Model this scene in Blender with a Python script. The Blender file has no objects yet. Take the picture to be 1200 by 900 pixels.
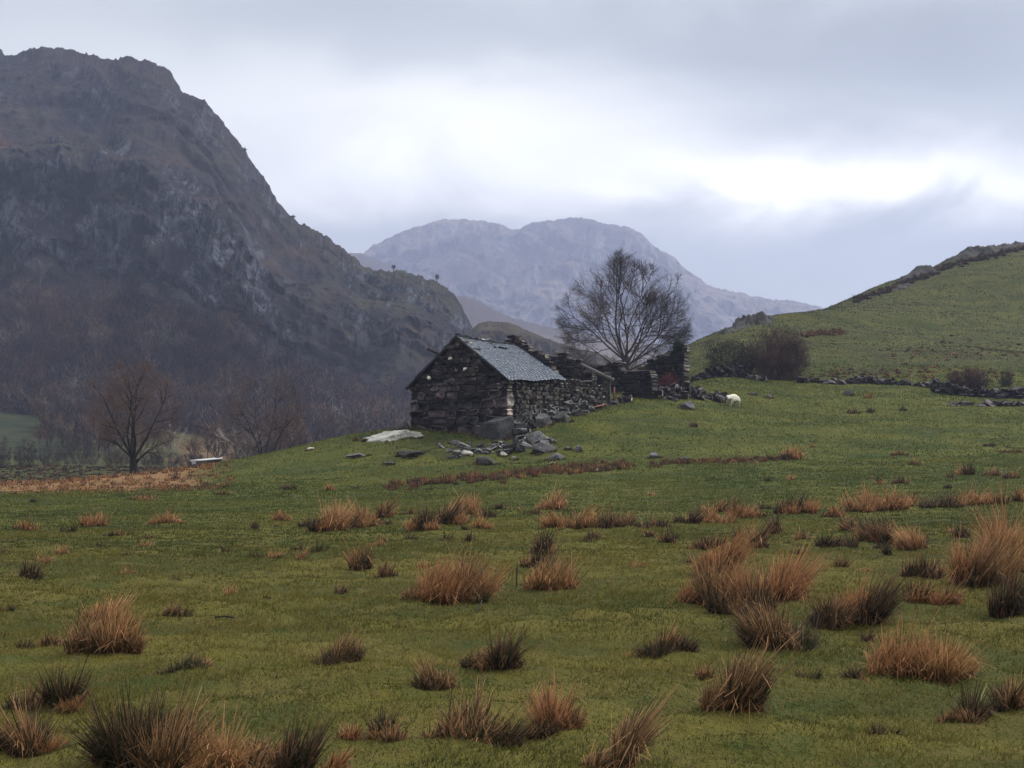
import bpy, math, random
import numpy as np
from mathutils import Vector

R = math.radians
RNG = np.random.default_rng(11)
random.seed(11)
scene = bpy.context.scene
COL = scene.collection

# ------------------------------------------------------------------ camera
F, U0, V0, VH, EYE = 1449.0, 600.0, 450.0, 530.0, 1.7
PITCH = math.atan((VH - V0) / F)
CP, SP = math.cos(PITCH), math.sin(PITCH)
cam_d = bpy.data.cameras.new('camera')
cam = bpy.data.objects.new('camera', cam_d)
COL.objects.link(cam)
cam_d.sensor_width = 36
cam_d.lens = 36 * F / 1200
cam_d.clip_start, cam_d.clip_end = 0.1, 12000
cam.location = (0, 0, EYE)
cam.rotation_euler = (math.pi / 2 + PITCH, 0, 0)
scene.camera = cam


def ray(u, v):
    """slopes x/y and z/y of the sight line through a pixel of the 1200x900 photograph"""
    a = (np.asarray(u, float) - U0) / F
    b = (V0 - np.asarray(v, float)) / F
    y = CP - b * SP
    return a / y, (SP + b * CP) / y


def at(u, v, d):
    ax, az = ray(u, v)
    return ax * d, d + 0 * ax, EYE + az * d


def P(u, v, d):
    x, y, z = at(u, v, d)
    return float(x), float(y), float(z)


# ------------------------------------------------------------------ noise
def _hash(ix, iy, iz, seed):
    h = (ix * 374761393 + iy * 668265263 + iz * 2147483647 + seed * 974634777) & 0xFFFFFFFF
    h = ((h ^ (h >> 13)) * 1274126177) & 0xFFFFFFFF
    h = ((h ^ (h >> 16)) * 2246822519) & 0xFFFFFFFF
    return ((h ^ (h >> 15)) & 0xFFFFFF) / float(0xFFFFFF)


def vnoise(x, y, z=0.0, seed=0):
    x, y, z = np.broadcast_arrays(np.asarray(x, float), np.asarray(y, float), np.asarray(z, float))
    ix, iy, iz = np.floor(x).astype(np.int64), np.floor(y).astype(np.int64), np.floor(z).astype(np.int64)
    fx, fy, fz = x - ix, y - iy, z - iz
    fx, fy, fz = [t * t * t * (t * (t * 6 - 15) + 10) for t in (fx, fy, fz)]
    r = 0
    for dx in (0, 1):
        for dy in (0, 1):
            for dz in (0, 1):
                w = (fx if dx else 1 - fx) * (fy if dy else 1 - fy) * (fz if dz else 1 - fz)
                r = r + w * _hash(ix + dx, iy + dy, iz + dz, seed)
    return r * 2 - 1


def fbm(x, y, z=0.0, seed=0, octaves=4, gain=0.5, ridged=False):
    s, a, f, t = 0, 1.0, 1.0, 0
    for o in range(octaves):
        n = vnoise(np.asarray(x) * f + 17.3 * o, np.asarray(y) * f - 9.1 * o, np.asarray(z) * f + 3.7 * o, seed + o)
        s = s + a * ((1 - 2 * np.abs(n)) if ridged else n)
        t += a
        a *= gain
        f *= 2.03
    return s / t


def sstep(a, b, x):
    t = np.clip((np.asarray(x, float) - a) / (b - a), 0, 1)
    return t * t * (3 - 2 * t)


# ------------------------------------------------------------------ mesh helpers
def make_mesh(name, V, faces, col=None, smooth=False):
    """faces: list of (n,k) integer arrays, one per polygon size"""
    me = bpy.data.meshes.new(name)
    V = np.ascontiguousarray(V, np.float32)
    if not isinstance(faces, list):
        faces = [faces]
    faces = [np.asarray(f, np.int32) for f in faces if len(f)]
    me.vertices.add(len(V))
    me.vertices.foreach_set('co', V.ravel())
    loops = np.concatenate([f.ravel() for f in faces])
    sizes = np.concatenate([np.full(len(f), f.shape[1], np.int32) for f in faces])
    starts = np.concatenate([[0], np.cumsum(sizes)[:-1]]).astype(np.int32)
    me.loops.add(len(loops))
    me.loops.foreach_set('vertex_index', loops)
    me.polygons.add(len(sizes))
    me.polygons.foreach_set('loop_start', starts)
    me.update(calc_edges=True)
    if smooth:
        me.polygons.foreach_set('use_smooth', np.ones(len(sizes), bool))
    if col is not None:
        a = me.color_attributes.new('tint', 'FLOAT_COLOR', 'POINT')
        c = np.ones((len(V), 4), np.float32)
        c[:, :3] = col
        a.data.foreach_set('color', c.ravel())
    me.validate()
    return me


def link(name, me, mat=None, parent=None, loc=None):
    o = bpy.data.objects.new(name, me)
    COL.objects.link(o)
    if mat is not None and me is not None and not me.materials:
        me.materials.append(mat)
    if parent is not None:
        o.parent = parent
    if loc is not None:
        o.location = loc
    return o


def tag(o, label=None, cat=None, group=None, kind=None):
    if label: o['label'] = label
    if cat: o['category'] = cat
    if group: o['group'] = group
    if kind: o['kind'] = kind
    return o


def thing(name, label, cat, loc, group=None):
    return tag(link(name, None, loc=loc), label, cat, group)


class Bag:
    """collects vertices, faces of 3 and 4 corners, and a colour per vertex"""

    def __init__(s):
        s.V, s.T, s.Q, s.C, s.n = [], [], [], [], 0

    def add(s, V, T=None, Q=None, c=(0.5, 0.5, 0.5)):
        V = np.asarray(V, float)
        s.V.append(V)
        if T is not None and len(T): s.T.append(np.asarray(T) + s.n)
        if Q is not None and len(Q): s.Q.append(np.asarray(Q) + s.n)
        c = np.asarray(c, float)
        s.C.append(np.broadcast_to(c, (len(V), 3)))
        s.n += len(V)

    def mesh(s, name, smooth=False, origin=(0, 0, 0)):
        f = []
        if s.T: f.append(np.concatenate(s.T))
        if s.Q: f.append(np.concatenate(s.Q))
        return make_mesh(name, np.concatenate(s.V) - np.asarray(origin), f, np.concatenate(s.C), smooth)

    def build(s, name, mat, parent=None, smooth=False, origin=None):
        """mesh placed in world coordinates; a parent Empty sits at its own location"""
        if origin is None:
            origin = tuple(parent.location) if parent is not None else (0, 0, 0)
        o = link(name, s.mesh(name, smooth, origin), mat, parent)
        if parent is None:
            o.location = origin
        return o


# ------------------------------------------------------------------ materials
def new_mat(name):
    m = bpy.data.materials.new(name)
    m.use_nodes = True
    nt = m.node_tree
    b = nt.nodes['Principled BSDF']
    return m, nt, b


class NG:
    def __init__(s, nt):
        s.nt = nt

    def node(s, t, **kw):
        n = s.nt.nodes.new(t)
        for k, v in kw.items():
            setattr(n, k, v)
        return n

    def _in(s, sock, v):
        if v is None: return
        if hasattr(v, 'is_output') or hasattr(v, 'links'):
            s.nt.links.new(v, sock)
        else:
            sock.default_value = v

    def m(s, op, a, b=None, c=None, clamp=False):
        n = s.node('ShaderNodeMath', operation=op, use_clamp=clamp)
        s._in(n.inputs[0], a)
        s._in(n.inputs[1], b)
        s._in(n.inputs[2], c)
        return n.outputs[0]

    def mix(s, f, a, b, mode='MIX'):
        n = s.node('ShaderNodeMix', data_type='RGBA', blend_type=mode)
        s._in(n.inputs[0], f)
        s._in(n.inputs[6], a if hasattr(a, 'links') else (*a, 1)[:4])
        s._in(n.inputs[7], b if hasattr(b, 'links') else (*b, 1)[:4])
        return n.outputs[2]

    def noise(s, vec, scale, detail=3, rough=0.55, dist=0.0):
        n = s.node('ShaderNodeTexNoise')
        if vec is not None: s.nt.links.new(vec, n.inputs['Vector'])
        n.inputs['Scale'].default_value = scale
        n.inputs['Detail'].default_value = detail
        n.inputs['Roughness'].default_value = rough
        n.inputs['Distortion'].default_value = dist
        return n.outputs['Fac']

    def step(s, v, a, b):
        n = s.node('ShaderNodeMapRange', interpolation_type='SMOOTHSTEP')
        s._in(n.inputs[0], v)
        n.inputs[1].default_value, n.inputs[2].default_value = a, b
        return n.outputs[0]

    def pos(s, scale=None):
        g = s.node('ShaderNodeNewGeometry').outputs['Position']
        if scale is None: return g
        n = s.node('ShaderNodeVectorMath', operation='MULTIPLY')
        s.nt.links.new(g, n.inputs[0])
        n.inputs[1].default_value = scale
        return n.outputs[0]

    def attr(s, name='tint'):
        return s.node('ShaderNodeAttribute', attribute_name=name).outputs['Color']

    def bump(s, bsdf, h, strength, dist):
        n = s.node('ShaderNodeBump')
        n.inputs['Strength'].default_value = strength
        n.inputs['Distance'].default_value = dist
        s.nt.links.new(h, n.inputs['Height'])
        s.nt.links.new(n.outputs[0], bsdf.inputs['Normal'])

    def to(s, out, sock):
        s.nt.links.new(out, sock)


def tint_mat(name, rough=0.85, spec=0.25, var=0.35, scale=6.0, bump=None):
    """colour carried by the mesh, broken up by a noise"""
    m, nt, b = new_mat(name)
    g = NG(nt)
    p = g.pos()
    n = g.noise(p, scale, 4, 0.65)
    k = g.m('MULTIPLY_ADD', n, 2 * var, 1 - var)
    kk = g.node('ShaderNodeCombineColor')
    for i in range(3): nt.links.new(k, kk.inputs[i])
    c = g.mix(1.0, g.attr(), kk.outputs[0], 'MULTIPLY')
    g.to(c, b.inputs['Base Color'])
    b.inputs['Roughness'].default_value = rough
    b.inputs['Specular IOR Level'].default_value = spec
    if bump:
        g.bump(b, g.noise(p, bump[0], 5, 0.7), bump[1], bump[2])
    return m


def stone_mat(name, base, pale, lichen, rough=0.75, amount=0.5, scale=1.0, spec=0.3):
    """wet grey rock: mottled, cracked, with pale lichen and moss"""
    m, nt, b = new_mat(name)
    g = NG(nt)
    p = g.pos()
    n1 = g.noise(p, 1.6 * scale, 5, 0.65)
    n2 = g.noise(p, 7 * scale, 5, 0.7, 0.4)
    n3 = g.noise(p, 23 * scale, 3, 0.7)
    c = g.mix(g.step(n1, 0.35, 0.68), base, pale)
    c = g.mix(g.m('MULTIPLY', g.step(n2, 0.62 - amount * 0.2, 0.75 - amount * 0.12), 0.85), c, lichen)
    tt = g.mix(0.75, (0.5, 0.5, 0.5), g.attr())
    c2 = g.node('ShaderNodeVectorMath', operation='MULTIPLY')
    g.to(c, c2.inputs[0]); g.to(tt, c2.inputs[1])
    c3 = g.node('ShaderNodeVectorMath', operation='SCALE')
    g.to(c2.outputs[0], c3.inputs[0]); c3.inputs['Scale'].default_value = 2.0
    k = g.m('MULTIPLY_ADD', n3, 0.7, 0.65)
    c4 = g.node('ShaderNodeVectorMath', operation='SCALE')
    g.to(c3.outputs[0], c4.inputs[0]); g.to(k, c4.inputs['Scale'])
    g.to(c4.outputs[0], b.inputs['Base Color'])
    b.inputs['Roughness'].default_value = rough
    b.inputs['Specular IOR Level'].default_value = spec
    h = g.m('ADD', n2, g.m('MULTIPLY', n3, 0.5))
    g.bump(b, h, 0.7, 0.05)
    return m




def blade_mat(name, var, scale, trans):
    """thin leaves: half of the light that falls on one side comes out at the other"""
    m = tint_mat(name, 0.75, 0.15, var, scale)
    nt = m.node_tree
    g = NG(nt)
    b = nt.nodes['Principled BSDF']
    out = nt.nodes['Material Output']
    t = g.node('ShaderNodeBsdfTranslucent')
    nt.links.new(b.inputs['Base Color'].links[0].from_socket, t.inputs['Color'])
    mx = g.node('ShaderNodeMixShader')
    mx.inputs[0].default_value = trans
    nt.links.new(b.outputs[0], mx.inputs[1]); nt.links.new(t.outputs[0], mx.inputs[2])
    nt.links.new(mx.outputs[0], out.inputs['Surface'])
    return m


M = {}
M['blade'] = blade_mat('rush_blade', 0.25, 30, .35)
M['grass'] = blade_mat('turf_blade', 0.25, 8, .5)
M['bark'] = tint_mat('bark', 0.85, 0.2, 0.3, 5)
M['wood_far'] = tint_mat('bare_twig', 0.9, 0.1, 0.3, 0.15)
M['timber'] = tint_mat('weathered_timber', 0.7, 0.3, 0.3, 9, (25, 0.5, 0.02))
M['gable'] = stone_mat('dark_wet_stone', (0.026, 0.024, 0.030), (0.055, 0.046, 0.050), (0.10, 0.095, 0.095), 0.75, 0.1)
M['side'] = stone_mat('lichened_stone', (0.075, 0.070, 0.068), (0.15, 0.14, 0.13), (0.30, 0.29, 0.26), 0.8, 0.55)
M['boulder'] = stone_mat('boulder_stone', (0.045, 0.044, 0.048), (0.11, 0.108, 0.11), (0.34, 0.33, 0.31), 0.8, 0.42, 2.2)
M['pale_rock'] = stone_mat('pale_lichen_rock', (0.34, 0.33, 0.30), (0.58, 0.57, 0.52), (0.10, 0.10, 0.08), 0.8, 0.55, 1.6)
M['rock_far'] = stone_mat('outcrop_rock', (0.014, 0.013, 0.012), (0.050, 0.048, 0.045), (0.026, 0.026, 0.013), 0.9, 0.5, 0.7)
M['slate'] = tint_mat('wet_slate', 0.24, 0.6, 0.22, 2.5)
M['wool'] = tint_mat('sheep_wool', 0.95, 0.05, 0.12, 25, (60, 0.6, 0.02))
M['metal'] = tint_mat('galvanised_metal', 0.4, 0.5, 0.15, 6)

# ------------------------------------------------------------------ the lie of the land
CPTS = [
    (450, 572, 47), (575, 560, 48.5), (700, 548, 50), (800, 541, 51.5), (930, 533, 53), (1100, 566, 42), (1100, 540, 50), (1200, 520, 56),
    (300, 585, 44), (150, 590, 42.5), (0, 588, 43), (270, 552, 58), (350, 533, 60), (390, 520, 61), (430, 509, 62.5), (470, 503, 63.5),
    (598, 514, 60), (530, 512, 61), (540, 535, 55.5), (620, 541, 54), (660, 521, 57.5), (640, 496, 61.5), (690, 481, 66.5), (715, 474, 68),
    (770, 470, 69), (812, 461, 72), (860, 477, 71), (950, 472, 74), (1050, 478, 72), (1200, 476, 72), (700, 511, 59), (800, 501, 61),
    (1000, 500, 62), (900, 516, 57.5), (1150, 500, 62), (735, 470, 85), (800, 440, 95),
    (0, 492, 215), (100, 517, 200), (200, 528, 200), (280, 530, 210), (-150, 480, 220),
    (850, 442, 84), (900, 447, 84), (1000, 452, 84), (1100, 452, 84), (1200, 455, 82), (850, 416, 98), (950, 425, 97), (1050, 425, 98),
    (1200, 428, 97), (825, 403, 110), (850, 391, 116), (890, 376, 124), (950, 367, 132), (1000, 352, 142), (1060, 328, 152), (1120, 306, 162), (1200, 288, 172),
    (1300, 258, 182), (1400, 450, 85), (1400, 330, 150), (950, 395, 112), (1050, 382, 125), (1150, 362, 138), (1200, 345, 142),
]
XYZ = [(0, 0, 0), (-6, 4, 0), (6, 4, 0.03), (0, 8, 0), (-8, 14, 0), (8, 14, .08), (0, 20, 0), (-15, 25, -.05), (15, 25, .3), (0, 30, .1), (25, 35, .8),
       (-25, 45, -.02), (-40, 60, -.05), (-10, -15, 0), (15, -15, 0), (-40, 0, 0), (40, 0, .4), (45, 20, 1.0), (-18, 74, 0.4), (-13, 77, .8), (-8, 82, 1.6),
       (-25, 72, -.05), (0, 88, 2.2), (5, 97, 2.6), (-60, 100, -.1), (-30, 110, -.1), (-80, 150, .2), (-40, 160, .1), (-10, 130, .3), (10, 140, 1.0), (30, 170, 3),
       (-110, 200, 4), (-20, 240, 0), (60, 240, 8), (120, 260, 20), (-150, 300, 10), (0, 330, 0), (150, 330, 10), (-60, 20, 0), (80, 60, 8)]
cp = [P(*c) for c in CPTS] + XYZ
for u, v, d in [(850, 391, 116), (890, 376, 124), (950, 367, 132), (1000, 352, 142), (1060, 328, 152), (1120, 306, 162), (1200, 288, 172)]:
    x, y, z = P(u, v, d)
    cp.append((x * (d + 45) / d, y + 45, z - 5))
cp = np.array(cp, float)
SC = 50.0
_c = cp[:, :2] / SC


def _tps(r2):
    return 0.5 * r2 * np.log(np.maximum(r2, 1e-12))


_n = len(_c)
_A = np.zeros((_n + 3, _n + 3))
_A[:_n, :_n] = _tps(((_c[:, None] - _c[None]) ** 2).sum(-1)) + np.eye(_n) * 2e-4
_A[:_n, _n] = 1
_A[:_n, _n + 1:] = _c
_A[_n, :_n] = 1
_A[_n + 1:, :_n] = _c.T
_w = np.linalg.solve(_A, np.concatenate([cp[:, 2], np.zeros(3)]))


def H0(x, y):
    x, y = np.broadcast_arrays(np.asarray(x, float), np.asarray(y, float))
    sh = x.shape
    q = np.stack([x.ravel(), y.ravel()], 1)
    lim = np.clip(q, [-200, -60], [220, 380]) / SC
    out = np.empty(len(q))
    for i in range(0, len(q), 20000):
        b = lim[i:i + 20000]
        d = _tps(((b[:, None] - _c[None]) ** 2).sum(-1))
        out[i:i + 20000] = d @ _w[:_n] + _w[_n] + b @ _w[_n + 1:]
    fade = 1 - sstep(230, 380, np.hypot(q[:, 0], q[:, 1]))
    behind = sstep(-40, -5, q[:, 1])
    return (out * fade * behind).reshape(sh)


def H(x, y):
    x, y = np.broadcast_arrays(np.asarray(x, float), np.asarray(y, float))
    r = np.hypot(x, y)
    z = H0(x, y)
    near = 1 - sstep(60, 200, r)
    z = z + 0.05 * fbm(x * .35, y * .35, seed=5, octaves=3) * near + 0.026 * fbm(x * 1.6, y * 1.6, seed=8, octaves=2) * (1 - sstep(25, 70, r)) + 0.055 * fbm(x * 3.6, y * 3.6, seed=9, octaves=2) * (1 - sstep(18, 45, r))
    hill = sstep(76, 100, y) * sstep(5, 25, x)
    z = z + hill * (0.5 * fbm(x * .07, y * .07, seed=21, octaves=3) + .16 * fbm(x * .35, y * .5, seed=22, octaves=4))
    z = z + hill * .22 * vnoise(x * .05, z * 1.1, y * .01, seed=25)
    kn = np.exp(-(((x + 3) / 9) ** 2 + ((y - 57) / 5) ** 2))
    z = z + kn * 0.30 * fbm(x * .8, y * .8, seed=31, octaves=4, gain=.6)
    return z


_ds = np.concatenate([np.arange(3, 40, 0.05), np.arange(40, 130, 0.1), np.arange(130, 260, 0.5)])


def ground_hit(u, v):
    ax, az = ray(u, v)
    x, y, z = ax * _ds, _ds, EYE + az * _ds
    below = z < H(x, y)
    if not below.any():
        return None
    i = int(np.argmax(below))
    return float(x[i]), float(y[i]), float(H(x[i], y[i]))


def gz(x, y):
    return float(H(x, y))


# ------------------------------------------------------------------ ground sheet
def build_ground():
    rows = np.concatenate([[0.4, 1.2, 2.2, 3.2], np.geomspace(4.2, 330, 620), [360, 420, 520, 700, 1000, 1400, 1900, 2330]])
    ang = np.radians(np.concatenate([np.linspace(-180, -44, 20)[:-1], np.linspace(-44, 44, 420), np.linspace(44, 180, 20)[1:]]))
    ax, ay = 0.0, -2.0
    rr, aa = np.meshgrid(rows, ang, indexing='ij')
    # keep the sheet inside the haze box
    x = ax + rr * np.sin(aa)
    y = ay + rr * np.cos(aa)
    x = np.clip(x, -1450, 1450)
    y = np.clip(y, -140, 2330)
    z = H(x, y)
    V = np.stack([x, y, z], -1).reshape(-1, 3)
    nr, na = rr.shape
    i, j = np.meshgrid(np.arange(nr - 1), np.arange(na - 1), indexing='ij')
    a = (i * na + j).ravel()
    Q = np.stack([a, a + 1, a + na + 1, a + na], 1)[:, ::-1]
    # drop squashed faces at the clipped border
    e = V[Q]
    area = np.linalg.norm(np.cross(e[:, 2] - e[:, 0], e[:, 3] - e[:, 1]), axis=1)
    Q = Q[area > 1e-6]
    X, Y = V[:, 0], V[:, 1]
    # cover: R = dead orange bog grass, G = lush green, B = brown dry patches
    n = fbm(X * .05, Y * .12, seed=41, octaves=4)
    az_ = X / np.maximum(Y, 1)
    orange = sstep(50, 55, Y + n * 4 + 14 * (az_ + .41)) * (1 - sstep(66, 82, Y + n * 8)) * (1 - sstep(-.27, -.232, az_ + n * .012))
    rust = sstep(140, 150, Y) * (1 - sstep(205, 225, Y)) * sstep(-.28, -.268, az_ + n * .02) * (1 - sstep(-.225, -.21, az_ + n * .02))
    green = sstep(140, 165, Y + n * 10) * (1 - sstep(-.355, -.325, az_ + n * .03))
    px_u, px_d = U0 + az_ * F, Y
    brown = np.zeros_like(X)
    for (u, v, su, sd) in [(962, 391, 26, 2.2), (1080, 415, 60, 4), (900, 404, 40, 3), (1160, 420, 45, 3), (1010, 436, 60, 2)]:
        h = ground_hit(u, v)
        if h:
            brown += np.exp(-((px_u - u) / su) ** 2 - ((Y - h[1]) / sd) ** 2) * np.clip(.7 + 1.6 * fbm(X * .5, Y * .5, seed=47, octaves=3), 0, 1.3)
    far = np.where(X > 0, sstep(82, 112, Y) * (.78 + .5 * fbm(X * .07, Y * .16, seed=48, octaves=4)), sstep(86, 94, Y) * 1.3 * (1 - green))
    kn = np.exp(-(((X + 1.5) / 6.5) ** 2 + ((Y - 57.2) / 3.2) ** 2)) * np.clip(.4 + 1.8 * fbm(X * .7, Y * .7, seed=33, octaves=4), 0, 1)
    brown = brown + kn * .8
    col = np.stack([np.clip(orange + rust, 0, 1), np.clip(green, 0, 1), np.clip(brown + far * .6, 0, 1)], 1)
    me = make_mesh('ground', V, Q, col, True)
    m, nt, b = new_mat('turf')
    g = NG(nt)
    p = g.pos()
    n1 = g.noise(g.pos((1.0, 1.7, 1.7)), 0.22, 6, 0.62, 0.4)
    n2 = g.noise(p, 0.9, 5, 0.65, 0.3)
    n3 = g.noise(p, 6.0, 5, 0.7)
    n4 = g.noise(p, 28.0, 3, 0.7)
    sep = g.node('ShaderNodeSeparateColor')
    g.to(g.attr(), sep.inputs[0])
    c = g.mix(g.step(n1, 0.40, 0.60), (0.050, 0.054, 0.012), (0.100, 0.088, 0.018))
    c = g.mix(g.m('MULTIPLY', g.step(n2, 0.50, 0.70), 0.6), c, (0.130, 0.100, 0.030))
    c = g.mix(g.m('MULTIPLY', g.step(n2, 0.47, 0.30), 0.6), c, (0.030, 0.052, 0.012))
    c = g.mix(g.m('MULTIPLY', g.step(n3, 0.54, 0.70), 0.6), c, (0.095, 0.062, 0.028))
    c = g.mix(g.m('MULTIPLY', g.step(n3, 0.42, 0.28), 0.6), c, (0.020, 0.024, 0.008))
    ys = g.node('ShaderNodeSeparateXYZ')
    g.to(p, ys.inputs[0])
    c = g.mix(g.step(ys.outputs[1], 14, 44), c, g.mix(1.0, c, (.80, .97, .90), 'MULTIPLY'))      # better grass towards the farm
    og = g.mix(n3, (0.22, 0.105, 0.05), (0.19, 0.125, 0.06))
    c = g.mix(g.m('MULTIPLY', sep.outputs[0], g.step(n2, 0.28, 0.5)), c, og)
    c = g.mix(sep.outputs[1], c, g.mix(g.step(n1, .38, .62), (0.012, 0.024, 0.008), (0.036, 0.036, 0.017)))
    c = g.mix(g.m('MULTIPLY', sep.outputs[2], g.step(n3, 0.30, 0.55)), c, g.mix(n2, (0.030, 0.027, 0.015), (0.046, 0.043, 0.019)))
    k = g.m('MULTIPLY_ADD', n4, 0.7, 0.65)
    s = g.node('ShaderNodeVectorMath', operation='SCALE')
    g.to(c, s.inputs[0]); g.to(k, s.inputs['Scale'])
    g.to(s.outputs[0], b.inputs['Base Color'])
    b.inputs['Roughness'].default_value = 0.95
    b.inputs['Specular IOR Level'].default_value = 0.1
    h = g.m('ADD', g.m('MULTIPLY', n3, 1.0), g.m('MULTIPLY', n4, 0.35))
    g.bump(b, h, 1.0, 0.12)
    tag(link('ground', me, m), kind='structure')


build_ground()


# ------------------------------------------------------------------ mountains
def hill_mat(name, veg1, veg2, veg3, rock1, rock2, steep=(0.45, 0.75), sc=1.0, bstr=0.6, bd=2.0):
    m, nt, b = new_mat(name)
    g = NG(nt)
    p = g.pos()
    pv = g.pos((1.0, 1.0, 0.75))
    n1 = g.noise(p, 0.018 * sc, 6, 0.62, 0.4)
    n2 = g.noise(p, 0.09 * sc, 6, 0.65, 0.3)
    n3 = g.noise(pv, 0.24 * sc, 10, 0.76, 0.3)
    nz = g.node('ShaderNodeSeparateXYZ')
    g.to(g.node('ShaderNodeNewGeometry').outputs['Normal'], nz.inputs[0])
    c = g.mix(g.step(n1, 0.43, 0.57), veg1, veg2)
    c = g.mix(g.m('MULTIPLY', g.step(n2, 0.54, 0.64), 0.85), c, veg3)
    nl = g.noise(p, 0.040 * sc, 5, 0.6, 0.6)
    r = g.mix(g.m('MULTIPLY', g.step(nl, 0.40, 0.60), g.m('MULTIPLY_ADD', g.step(n3, 0.36, 0.60), .65, .35)), rock1, rock2)
    nc = g.noise(g.pos((1.0, 1.0, 0.35)), 0.10 * sc, 6, 0.7, 0.8)
    crack = g.m('SUBTRACT', 1.0, g.step(g.m('ABSOLUTE', g.m('SUBTRACT', nc, 0.5)), 0.0, 0.05))
    r = g.mix(g.m('MULTIPLY', crack, .85), r, tuple(q * .35 for q in rock1))
    rk = g.m('SUBTRACT', 1.0, g.step(g.m('ADD', nz.outputs[2], g.m('MULTIPLY_ADD', n2, 0.5, -0.25)), *steep))
    sep = g.node('ShaderNodeSeparateColor')
    g.to(g.attr(), sep.inputs[0])
    rk = g.m('MULTIPLY', rk, sep.outputs[0], clamp=True)
    c = g.mix(sep.outputs[1], c, (.058, .055, .026))
    c = g.mix(sep.outputs[2], c, (.130, .062, .034))
    c = g.mix(rk, c, r)
    g.to(c, b.inputs['Base Color'])
    b.inputs['Roughness'].default_value = 0.9
    b.inputs['Specular IOR Level'].default_value = 0.15
    g.bump(b, g.m('ADD', n3, g.m('MULTIPLY', n2, 0.6)), bstr, bd)
    return m


def interp(u, pts):
    pts = np.array(pts, float)
    return np.interp(u, pts[:, 0], pts[:, 1])


def sheet(name, sil, d_crest, d_foot, v_foot, prof, mat, nu, ns, amp, freq, seed, jag=1.0, rockmask=None, jf=.05, back=0.35, fn=None, ledges=0, marks=None):
    """a hillside that runs from its foot up to its crest line and falls away behind it"""
    sil = np.array(sil, float)
    u = np.linspace(sil[0, 0], sil[-1, 0], nu)
    vc = np.interp(u, sil[:, 0], sil[:, 1]) + jag * (.6 * fbm(u * jf, u * 0, seed=seed + 3, octaves=6, gain=.68) - .5 * np.maximum(fbm(u * jf * 3, u * 0, seed=seed + 4, octaves=4, gain=.6, ridged=True), 0))
    dc, df, vf = interp(u, d_crest), interp(u, d_foot), interp(u, v_foot)
    s = np.linspace(0, 1 + back, ns)
    S, Uu = np.meshgrid(s, u, indexing='ij')
    pr = np.array(prof, float)
    Wm = np.interp(np.minimum(S, 1), pr[:, 0], pr[:, 1])
    # bend the profile from place to place so that no ledge runs straight across
    Sw = np.clip(S + 0.05 * fbm(Uu * .008, S * 2, seed=seed + 9, octaves=3) * np.sin(np.pi * np.clip(S, 0, 1)), 0, 1)
    Wm = np.where(S < 1, np.interp(Sw, pr[:, 0], pr[:, 1]), 1)
    if ledges:
        # the slope climbs in broken steps: small cliffs and the ledges between them
        t_ = Wm * ledges + 1.5 * fbm(Uu * .012, Wm * 3, seed=seed + 40, octaves=4, gain=.6) + Uu * .006
        f_ = t_ - np.floor(t_)
        st_ = sstep(.30, .72, f_) - f_
        am_ = .85 * sstep(.25, .45, Wm) * (1 - sstep(.94, 1.0, Wm)) * np.clip(.6 + .8 * fbm(Uu * .02, Wm * 8, seed=seed + 44, octaves=3), 0, 1)
        Wm = np.where(S < 1, Wm + am_ * st_ / ledges, 1)
    D = df + (dc - df) * S
    ker = np.hanning(max(5, nu // 8) | 1); ker /= ker.sum()
    vs = np.convolve(np.pad(vc, len(ker) // 2, mode='edge'), ker, 'valid')
    wgt = sstep(.80, 1.0, S)
    axc, azc = ray(Uu, vc[None, :] * wgt + vs[None, :] * (1 - wgt))
    axf, azf = ray(Uu, vf[None, :] + 0 * S)
    zc = EYE + ray(u, vc)[1][None, :] * dc
    zf = EYE + azf * df
    # interpolate the sight-line slope, so the outline stays the crest line's
    az = azf + (azc - azf) * Wm
    X = axc * D
    Z = EYE + az * D
    Z = np.where(S > 1, zc - (S - 1) / back * (zc - zf) * 0.9, Z)
    edge = np.sin(np.pi * np.clip(S, 0, 1)) ** .5 * 0.85 + 0.15
    nx = fbm(X * freq, Z * freq * .45, D * freq * .3, seed=seed, octaves=6, gain=.55, ridged=True)
    nf = fbm(X * freq * 4.5, Z * freq * 2.4, D * freq * 2, seed=seed + 15, octaves=5, gain=.62, ridged=True)
    ny = fbm(X * freq * 2.2, D * freq, Z * freq * 2.2, seed=seed + 5, octaves=5, gain=.6)
    mask = np.ones_like(S)
    if rockmask is not None: mask = rockmask(Uu, S, Wm)
    Y = D - amp * (nx + .5 * nf) * edge * (0.35 + 0.65 * mask) * (S < 1.001)
    Z = Z + amp * .45 * ny * edge * np.where(S > .93, .15, 1)
    if fn is not None: X, Y, Z = fn(Uu, S, X, Y, Z)
    V = np.stack([X, Y, Z], -1).reshape(-1, 3)
    i, j = np.meshgrid(np.arange(ns - 1), np.arange(nu - 1), indexing='ij')
    a = (i * nu + j).ravel()
    Q = np.stack([a, a + 1, a + nu + 1, a + nu], 1)
    col = np.zeros((mask.size, 3)); col[:, 0] = mask.ravel()
    if marks is not None:
        ol, bk = marks(Uu, vs[None, :] * 0 + vc[None, :], vf[None, :], Wm)
        col[:, 1], col[:, 2] = ol.ravel(), bk.ravel()
    o = link(name, make_mesh(name, V, Q, col, True), mat)
    tag(o, kind='structure')
    return V.reshape(ns, nu, 3), u, s, Wm, vc


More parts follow.
